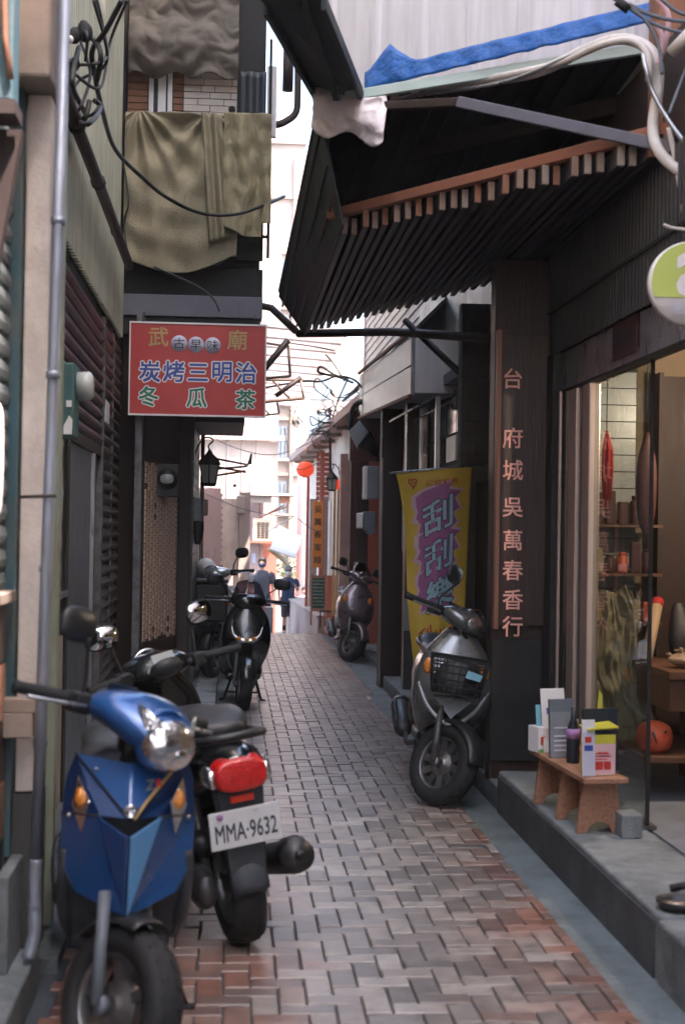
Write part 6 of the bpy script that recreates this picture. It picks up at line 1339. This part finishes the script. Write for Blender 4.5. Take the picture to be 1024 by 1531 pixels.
# ================================================================ VAN
va = thing('white_van', 'white van with dark windows parked beyond the walkers', 'van', (1.55, 38, -1.05))
z0 = -1.05
mb = MB(); mb.hexa([(.85, 38, z0 + .35), (2.45, 38, z0 + .35), (2.45, 42, z0 + .35), (.85, 42, z0 + .35)], [(.87, 38.0, z0 + 1.05), (2.43, 38.0, z0 + 1.05), (2.43, 42, z0 + 1.05), (.87, 42, z0 + 1.05)]); mb.hexa([(.87, 38.02, z0 + 1.051), (2.43, 38.02, z0 + 1.051), (2.43, 42, z0 + 1.051), (.87, 42, z0 + 1.051)], [(.95, 38.3, z0 + 1.72), (2.35, 38.3, z0 + 1.72), (2.35, 41.9, z0 + 1.72), (.95, 41.9, z0 + 1.72)])
mb.build('body', 'van_white', va, bevel=.06)
MB().quadsheet((.98, 38.0, z0 + 1.12), (2.33, 38.0, z0 + 1.12), (2.27, 38.22, z0 + 1.62), (1.03, 38.22, z0 + 1.62), .02).build('windscreen', 'window_dark', va)
for x in (.98, 2.08): B('headlight', (x, 37.96, z0 + .75), (x + .24, 37.99, z0 + .9), 'lamp_clear', va, bevel=.01)
B('grille', (1.3, 37.96, z0 + .7), (2.0, 37.99, z0 + .88), 'dark', va); B('bumper', (.85, 37.9, z0 + .35), (2.45, 38.0, z0 + .6), 'meter_grey', va, bevel=.02)
for x in (.9, 2.22):
    for y in (38.8, 41.2): mb = MB(); mb.lathe([(0, 0), (.3, 0), (.3, .18), (0, .18)], (x, y, z0 + .3), 'x', 20); mb.build('wheel', 'rubber', va)
B('wiper', (1.2, 37.97, z0 + 1.1), (1.9, 37.985, z0 + 1.13), 'rubber', va)

# ================================================================ BANNER
bn = thing('yellow_banner', 'yellow lottery banner with slanted blue and purple Chinese characters on a rod', 'banner', (1.4, 9.7, 1.2))
TL, TR_, BL, BRr = Vector((1.12, 9.7, 1.895)), Vector((1.645, 9.7, 1.95)), Vector((1.25, 9.7, .575)), Vector((1.60, 9.7, .63))
def bp(u, v):   # u right, v down
    l = TL.lerp(BL, v); l.x += .04 * math.sin(math.pi * v) * (-1 if v < .35 else .4) * 0 + (.10 * v * (1 - v)) * 0
    lx = 1.12 + .145 * (v ** .9) + .03 * math.sin(v * 5.5) * (1 - v); rgt = TR_.lerp(BRr, v)
    p = Vector((lx, 9.7, l.z)).lerp(rgt, u); p.y += .022 * math.sin(u * 7 + v * 2.5) + .012 * math.sin(u * 15 - v * 4) * v; return p
MB().grid(lambda u, v: bp(u, v), 40, 60, (0, .003, 0)).build('cloth', 'banner_yellow', bn)
MB().tube([(1.075, 9.695, 1.895), (1.72, 9.695, 1.965)], .007, 8).build('rod', 'steel', bn)
def on_banner(mb, lift):
    out = []
    for p in mb.v:
        q = bp(min(max(p.x, 0), 1), min(max(p.y, 0), 1)); out.append(q + Vector((0, -lift, 0)))
    mb.v = out
def bglyph(ch, u, v, su, sv, m, nm, lift, off=.012, shear=.12):
    mb = MB(); glyph_mesh(mb, ch, (0, 0, 0), (1, 0, 0), (0, 1, 0), 1, off=off)
    for p in mb.v: x, y = p.x, p.y; p.x = u + x * su + (y - .4) * 0; p.y = v - (y - .38) * sv - (x - .5) * su * shear; p.z = 0
    on_banner(mb, lift); return mb.build(nm, m, bn, fix=False)
splash = [(-.02, .1), (.2, -.04), (.55, -.16), (.8, -.2), (.72, -.05), (1.0, .02), (.85, .18), (.98, .42), (.8, .52), (.92, .72), (.7, .95), (.35, .99), (.3, .88), (.02, .95), (.08, .72), (-.08, .62), (.02, .45), (-.04, .3)]
for i, v in enumerate((.235, .44, .64)):
    for m, g_, lf in (('banner_pink', 1.12, .0052), ('banner_purple', 1.0, .007)):
        mb = MB(); ctr = (.5, .42)
        pts = [(ctr[0] + (x - ctr[0]) * g_, ctr[1] + (y - ctr[1]) * g_) for x, y in splash]; n = len(pts)
        # triangle fan, subdivided so that it follows the cloth
        vs = []; fs = []
        for q in range(n):
            for ss in range(4):
                a = pts[q]; b = pts[(q + 1) % n]; x = a[0] + (b[0] - a[0]) * ss / 4; y = a[1] + (b[1] - a[1]) * ss / 4
                for tt in (0, .33, .66, 1): vs.append((.20 + (ctr[0] + (x - ctr[0]) * tt) * .66, v - .12 + (ctr[1] + (y - ctr[1]) * tt) * .22, 0))
        NN = n * 4
        for q in range(NN):
            for k in range(3): fs.append((q * 4 + k, ((q + 1) % NN) * 4 + k, ((q + 1) % NN) * 4 + k + 1, q * 4 + k + 1))
        mb._add(vs, fs); on_banner(mb, lf); mb.build('splash_outline' if g_ > 1 else 'splash', m, bn)
    ch = '刮刮樂'[i]; u0 = .27 + .01 * i
    bglyph(ch, u0, v, .50, .175, 'ink', 'letter_outline', .0085, off=.05); bglyph(ch, u0, v, .50, .175, 'banner_cyan', 'lettering', .0105, off=.026)
bglyph('刮', .12, .855, .28, .095, 'red_paint', 'lettering', .006, off=.02); bglyph('出', .36, .86, .22, .07, 'red_paint', 'lettering', .006, off=.02); bglyph('好', .58, .855, .22, .07, 'red_paint', 'lettering', .006, off=.02); bglyph('5', .55, .93, .3, .07, 'red_paint', 'lettering', .006, off=.02)
for i, ch in enumerate('公益彩券'): bglyph(ch, .36 + i * .115, .065, .115, .035, 'red_paint', 'character', .006, off=.01, shear=.02)
mb = MB(); hp = [(.20 + .055 * (16 * math.sin(a) ** 3) / 16, .055 - .02 * (13 * math.cos(a) - 5 * math.cos(2 * a) - 2 * math.cos(3 * a) - math.cos(4 * a)) / 13, 0) for a in [i * 2 * math.pi / 40 for i in range(40)]]
hh = [bp(x, y) + Vector((0, -.007, 0)) for x, y, _ in hp]; mb.tube(hh, .0045, 5, closed=True); mb.tube([bp(.17, .05) + Vector((0, -.007, 0)), bp(.2, .06) + Vector((0, -.007, 0)), bp(.235, .052) + Vector((0, -.007, 0))], .0035, 5); mb.tube([bp(.2, .075) + Vector((0, -.007, 0)), bp(.185, .088) + Vector((0, -.007, 0))], .0045, 5); mb.build('heart_emblem', 'red_paint', bn)
top(B('dark_plinth_box', (1.49, 9.55, .12), (1.72, 9.8, .5), 'maroon', bevel=.005), 'dark reddish box at the foot of the yellow banner', 'box')

# ================================================================ BENCH AND GOODS
be = thing('wooden_bench', 'low wooden bench with arched end boards on the shop step', 'bench', (1.63, 6.15, .215))
a0, a1 = Vector((1.55, 6.75, 0)), Vector((1.60, 5.98, 0)); ud = (a1 - a0).normalized(); nd = Vector((-ud.y, ud.x, 0)) * -1; nd = nd if nd.x < 0 else -nd
hz = .215; bw = .10
def bpt(s, n, z): return a0 + ud * s + nd * n + Vector((0, 0, z))
Lb = (a1 - a0).length
MB().hexa([bpt(-.03, -bw, hz + .225), bpt(Lb + .03, -bw, hz + .225), bpt(Lb + .03, bw, hz + .225), bpt(-.03, bw, hz + .225)], [bpt(-.03, -bw, hz + .25), bpt(Lb + .03, -bw, hz + .25), bpt(Lb + .03, bw, hz + .25), bpt(-.03, bw, hz + .25)]).build('seat_board', 'bench_wood', be, bevel=.005)
for s in (.04, Lb * .52, Lb - .07):
    arc = [(.055 * math.cos(math.pi - a), .05 * math.sin(a)) for a in [i * math.pi / 8 for i in range(9)]]
    poly = [(-bw * 1.02, 0)] + arc + [(bw * 1.02, 0), (bw * .72, .224), (-bw * .72, .224)]
    MB().prism([bpt(s, n, hz + z) for n, z in poly], ud * .025).build('end_board', 'bench_wood', be, bevel=.003)
MB().hexa([bpt(.05, -.02, hz + .13), bpt(Lb - .06, -.02, hz + .13), bpt(Lb - .06, .0, hz + .13), bpt(.05, .0, hz + .13)], [bpt(.05, -.02, hz + .19), bpt(Lb - .06, -.02, hz + .19), bpt(Lb - .06, 0, hz + .19), bpt(.05, 0, hz + .19)]).build('stretcher', 'bench_wood', be)
ZT = hz + .2502
def carton(nm, label, s, n, w_, d_, h_, rot, m, face, prints, cat='box', tiltx=0):
    c = bpt(s, n, ZT); o = thing(nm, label, cat, c, (R(tiltx), 0, R(rot)))
    MB().box((-w_ / 2, -d_ / 2, 0), (w_ / 2, d_ / 2, h_)).build('carton', m, o, local=True, bevel=.002)
    MB().box((-w_ / 2 + .002, -d_ / 2 - .0015, .003), (w_ / 2 - .002, -d_ / 2 - .0004, h_ * .78)).build('front_label', face, o, local=True)
    for (x0, z0, x1, z1, mm) in prints: MB().box((x0 * w_, -d_ / 2 - .003, z0 * h_), (x1 * w_, -d_ / 2 - .0018, z1 * h_)).build('print', mm, o, local=True)
    return o
o = carton('tea_box', 'yellow box with a pink label at the near end of the bench', Lb - .08, .0, .12, .10, .175, 8, 'paper_yellow', 'paper_pink', [(-.3, .15, .0, .35, 'red_paint'), (.05, .15, .3, .35, 'red_paint'), (-.2, .55, .2, .58, 'red_paint'), (-.15, .48, .25, .50, 'ink')])
MB().prism([(-.075, -.06, .195), (.065, -.065, .205), (.068, .05, .215), (-.07, .05, .2)], (0, 0, .006)).build('lid', 'paper_yellow', o, local=True); MB().box((-.055, -.045, .176), (.055, .045, .193)).build('inner_card', 'ink', o, local=True)
for k in range(5): MB().box((-.04, -.0535, .045 + k * .012), (.04 - .01 * (k % 3), -.052, .049 + k * .012)).build('print_line', 'red_paint', o, local=True)
carton('snack_carton', 'white, green and red open carton at the far end of the bench', .05, .04, .15, .09, .12, 20, 'paper_white', 'paper_white', [(-.42, .3, -.2, .62, 'red_paint'), (-.1, .52, .3, .72, 'ink'), (-.5, .0, .5, .14, 'paper_green'), (.1, .2, .35, .4, 'paper_green')])
carton('leaflet', 'pale blue printed leaflet standing in the carton on the bench', .06, .035, .12, .004, .22, 22, 'paper_cyan', 'paper_cyan', [(-.4, .1, .4, .14, 'paper_white'), (-.3, .55, .35, .7, 'paper_white'), (-.35, .3, 0, .45, 'paper_white')], 'leaflet', -6)
carton('leaflet', 'white leaflet with blue and red print behind the pale blue one on the bench', .10, .01, .13, .004, .30, 18, 'paper_white', 'paper_white', [(-.3, .6, .1, .7, 'blue_paint'), (-.1, .5, .35, .55, 'red_paint'), (-.35, .2, .3, .4, 'paper_pink')], 'leaflet', -8)
carton('leaflet', 'dark grey catalogue standing in the middle of the bench', .26, .03, .12, .02, .27, 12, 'cable_grey', 'meter_grey', [(-.35, y, .3, y + .025, 'disc_grey') for y in (.12, .2, .28, .36, .5)], 'catalogue', -4)
carton('leaflet', 'kraft booklet with brown pictures leaning beside the carton on the bench', .22, -.03, .08, .01, .17, 14, 'kraft', 'kraft', [(-.35, .2, .35, .5, 'maroon'), (-.3, .6, .3, .7, 'pumpkin')], 'booklet', -5)
carton('snack_carton', 'small printed card sticking up behind the yellow box on the bench', Lb - .02, .06, .06, .006, .24, 10, 'paper_white', 'disc_grey', [(-.3, .6, .2, .7, 'red_paint'), (-.35, .45, .3, .55, 'blue_paint')], 'card', -3)
carton('leaflet', 'black upright folder behind the yellow box on the bench', Lb - .16, -.04, .16, .02, .27, 10, 'ink', 'ink', [], 'folder', -4)
o = thing('bottle', 'dark bottle with a lilac label standing on the bench between catalogue and yellow box', 'bottle', bpt(.40, .02, ZT))
MB().lathe([(0, 0), (.028, 0), (.03, .01), (.03, .15), (.012, .2), (.012, .25), (0, .25)], (0, 0, 0), 'z', 18).build('bottle_glass', 'ink', o, local=True); MB().lathe([(.0305, .11), (.031, .11), (.031, .155), (.0305, .155), (.0305, .11)], (0, 0, 0), 'z', 18).build('label_band', 'lilac', o, local=True)
top(MB().box(bpt(.22, -.06, ZT), bpt(.22, -.06, ZT) + Vector((.06, .15, .03))).build('snack_tin', 'pumpkin', bevel=.006), 'small flat brown tin lying on the bench top', 'tin')
t = thing('yellow_card_cone', 'small yellow pointed card rising behind the bottle on the bench', 'card', bpt(.50, -.06, ZT))
MB().prism([(-.02, 0, 0), (.03, 0, 0), (.02, 0, .32), (.005, 0, .34)], (0, .004, 0)).build('card', 'paper_yellow', t, local=True)
top(B('concrete_block', (1.665, 5.92, .215), (1.755, 6.14, .315), 'concrete', bevel=.006), 'small grey concrete block on the step beside the bench', 'block')
bo = thing('metal_bowl', 'dark metal bowl with scraps of food on the shop step', 'bowl', (1.555, 4.80, .216))
MB().lathe([(0, 0), (.055, 0), (.078, .02), (.083, .036), (.079, .036), (.072, .022), (.05, .008), (0, .008)], (1.555, 4.80, .216), 'z', 28).build('bowl', 'seat_vinyl', bo)
for i in range(6): MB().ball((1.555 + rnd.uniform(-.035, .035), 4.8 + rnd.uniform(-.03, .03), .232), (.016, .013, .01), 8, 5).build('food_scrap', rnd.choice(['kraft', 'rust', 'plaster']), bo)
top(MB().tube(catmull([(1.60, 5.05, .225), (1.66, 5.03, .24), (1.72, 5.0, .225)], 4), .014, 8).build('rubber_strap', 'rubber'), 'short black rubber strap lying on the step behind the bowl', 'strap')

# ================================================================ CONDUITS ON THE CANOPY
cd = thing('white_conduits', 'white and grey conduits running along the canopy edge and bending down at upper right', 'conduit', at(980, 150, 5.9))
MB().tube(catmull([at(585, 142, 7.1), at(700, 125, 6.8), at(800, 108, 6.45), at(870, 76, 6.2), at(920, 58, 5.95), at(960, 65, 5.85), at(982, 90, 5.8), at(984, 130, 5.8), at(976, 190, 5.8), at(985, 225, 5.75), at(1010, 250, 5.7), at(1040, 262, 5.6)]), .024, 12).build('thick_conduit', 'conduit', cd)
MB().tube(catmull([at(600, 136, 7.05), at(720, 118, 6.7), at(830, 95, 6.3), at(900, 66, 6.0), at(945, 60, 5.83), at(968, 82, 5.77), at(970, 120, 5.77)]), .016, 10).build('conduit_run', 'conduit', cd)
MB().tube(catmull([at(560, 150, 7.2), at(650, 138, 6.9), at(760, 120, 6.55), at(880, 72, 6.1), at(950, 62, 5.85), at(965, 100, 5.75), at(975, 135, 5.75), at(1000, 180, 5.7), at(1030, 220, 5.6)]), .010, 8).build('thin_conduit', 'steel', cd)
MB().tube(catmull([at(978, -10, 5.7), at(998, 20, 5.7), at(996, 60, 5.72), at(984, 95, 5.75)]), .013, 8).build('pink_conduit', 'paper_pink', cd)
MB().tube(catmull([at(980, 35, 5.7), at(990, 55, 5.7), at(990, 80, 5.72)]), .012, 8).build('pink_conduit', 'paper_pink', cd)
MB().tube([at(1004, 78, 5.5), at(1040, 40, 5.4)], .026, 12).build('pipe_end', 'conduit', cd)
MB().tube(catmull([at(1000, 190, 5.7), at(1012, 250, 5.7), at(1025, 330, 5.6)]), .012, 8).build('thin_conduit', 'conduit', cd)
t = thing('overhead_cables', 'blue grey cables fanning out at the top right corner', 'cables', at(960, 20, 5.5))
for P in ([(915, -5), (945, 12), (1000, 28), (1040, 33)], [(925, -5), (950, 18), (990, 40), (1040, 52)], [(930, 0), (965, 30), (985, 70), (990, 110)], [(980, -10), (1010, 15), (1040, 25)], [(1000, 170), (1015, 130), (1030, 90)], [(940, 5), (975, 22), (1010, 30), (1040, 30)]):
    MB().tube(catmull([at(x, y, 5.5) for x, y in P], 6), .0075, 7).build('cable', 'cable_grey', t)
MB().tube([at(922, 0, 5.5), at(940, 14, 5.5)], .02, 8).build('cable_joint', 'rubber', t)
t = thing('rusty_wall_post', 'rusty brown post behind the conduits at the top right', 'post', (1.95, 5.7, 3.1)); a = at(985, 40, 5.95); B('post', (a.x, 5.95, 3.11), (a.x + .16, 6.1, 4.2), 'rust', t)
top(MB()._add([(1.36, 12.3, .004), (1.40, 12.33, .012), (1.37, 12.38, .02), (1.34, 12.34, .01)], [(0, 1, 2, 3)]).build('dry_leaf', 'leaf'), 'single dry leaf lying on the grey gutter strip by the low step', 'leaf')
# plants
def plant(label, c, n, hgt, m, flowers, seed):
    rr = random.Random(seed); t = thing('potted_plant', label, 'plant', c); c = Vector(c)
    MB().lathe([(0, 0), (.07, 0), (.09, .14), (.08, .14), (.06, .02), (0, .02)], c, 'z', 16).build('pot', 'terracotta', t)
    st, lf, fl_ = MB(), MB(), MB()
    for i in range(n):
        a = rr.uniform(0, 6.28); h = hgt * rr.uniform(.6, 1); e = c + Vector((math.cos(a) * rr.uniform(.04, .17), math.sin(a) * rr.uniform(.04, .15), .12 + h))
        mid = c.lerp(e, .5) + Vector((0, 0, .06)); st.tube([c + Vector((0, 0, .1)), mid, e], [.005, .004, .002], 5)
        for j in range(9):
            p = (c + Vector((0, 0, .1))).lerp(mid, j / 4) if j < 4 else mid.lerp(e, (j - 4) / 4); b = rr.uniform(0, 6.28); d = Vector((math.cos(b), math.sin(b), rr.uniform(-.3, .6))).normalized() * rr.uniform(.04, .075); s = d.cross(Vector((0, 0, 1))).normalized() * .015
            lf._add([p, p + d * .5 + s, p + d + Vector((0, 0, -.01)), p + d * .5 - s], [(0, 1, 2, 3)])
        if flowers:
            for j in range(3): q = e + Vector((rr.uniform(-.03, .03),) * 3); fl_.ball(q, (.012, .012, .008), 6, 4)
    st.build('stem', 'bark', t); lf.build('leaves', m, t, kind='stuff')
    if flowers: fl_.build('flowers', 'petal', t, kind='stuff')
plant('leafy potted plant with tiny white flowers behind the left iron lamp pier', (-.24, 14.6, .08), 22, .85, 'leaf_pale', True, 3)
plant('tall thin potted plant pressed against the left pier', (-.32, 15.0, .08), 14, 1.15, 'leaf', False, 5)
plant('small green potted plant beside the walkers at the lane crest', (.48, 24.5, gz(24.5) - .02), 16, .14, 'leaf', False, 6)
mb = MB(); rr = random.Random(9)
for i in range(260):
    c = Vector((1.45 + rr.gauss(0, .32), 34 + rr.gauss(0, .3), .55 + rr.gauss(0, .18))); d = Vector((rr.gauss(0, 1), rr.gauss(0, 1), rr.gauss(0, 1))).normalized() * .12; s = d.cross(Vector((.3, .2, 1))).normalized() * .04
    mb._add([c, c + d * .5 + s, c + d, c + d * .5 - s], [(0, 1, 2, 3)])
t = thing('green_bush', 'green bush peeping over the parked van', 'bush', (1.45, 34, -1)); mb.build('foliage', 'leaf_pale', t, kind='stuff'); MB().tube([(1.45, 34, -1.05), (1.45, 34, .5)], .03, 6).build('stem', 'bark', t)
t = thing('bamboo_sprig', 'thin leafy branch hanging in front of the pale tower', 'branch', at(440, 620, 18)); mb = MB(); st = MB()
for i in range(26):
    p = at(432 + rr.uniform(0, 20), 605 + rr.uniform(0, 30), 18); d = Vector((rr.uniform(-.05, .08), 0, rr.uniform(-.13, .03))); s = Vector((.006, .004, .006)); mb._add([p, p + d * .5 + s, p + d, p + d * .5 - s], [(0, 1, 2, 3)])
mb.build('leaves', 'leaf', t, kind='stuff'); MB().tube(catmull([at(452, 600, 18), at(442, 612, 18), at(436, 635, 18)], 5), .004, 5).build('twig', 'bark', t)
top(B('teal_net', (1.60, 30, 2.1), (2.05, 30.03, 2.9), 'teal_cloth'), 'teal cloth hanging far behind the red lantern', 'cloth')
for px, nm in ((388, 'terracotta'), (400, 'meter_grey')):
    p = at(px, 935, 24); B_ = B('step_block', (p.x - .08, 23.6, gz(24) - .05), (p.x + .08, 24.2, gz(24) + .45 + (.1 if px == 388 else 0)), nm, bevel=.01); top(B_, ('reddish' if px == 388 else 'pale grey') + ' block at the left side of the lane by the walkers', 'block')
GROUPS = {'leaflet': 'printed papers standing on the bench', 'snack_carton': 'cartons and cards on the bench', 'hanging_tassel': 'red tassels inside the window', 'red_lantern': 'red lanterns under the far eave',
          'wall_lamp': 'iron carriage lamps on the walls', 'utility_pole': 'utility poles in the distance', 'snack_bag': 'snack bags on the shop table', 'thin_wire': 'thin wires across the bright end', 'black_cable': 'black cables on the left',
          'potted_plant': 'potted plants in the lane', 'person': 'people walking up the lane', 'pale_far_house': 'pale houses beyond the lane', 'unseen_street_house': 'houses behind the viewer', 'step_block': 'blocks beside the walkers'}
for o in list(SC.objects):
    k_ = o.name.split('.')[0]
    if o.parent is None and k_ in GROUPS and not o.get('group'): o['group'] = GROUPS[k_]
# ================================================================ AIR
hz = MB().box((-60, -20, -2.2), (60, 75, 13.5)).build('haze', 'glass', kind='stuff')
hm = bpy.data.materials.new('haze'); hm.use_nodes = True; ht = hm.node_tree; ht.nodes.clear()
ho = ht.nodes.new('ShaderNodeOutputMaterial'); hv = ht.nodes.new('ShaderNodeVolumePrincipled'); hv.inputs['Color'].default_value = (.95, .92, .9, 1); hv.inputs['Density'].default_value = .0018
ht.links.new(hv.outputs[0], ho.inputs['Volume']); hz.data.materials.clear(); hz.data.materials.append(hm)
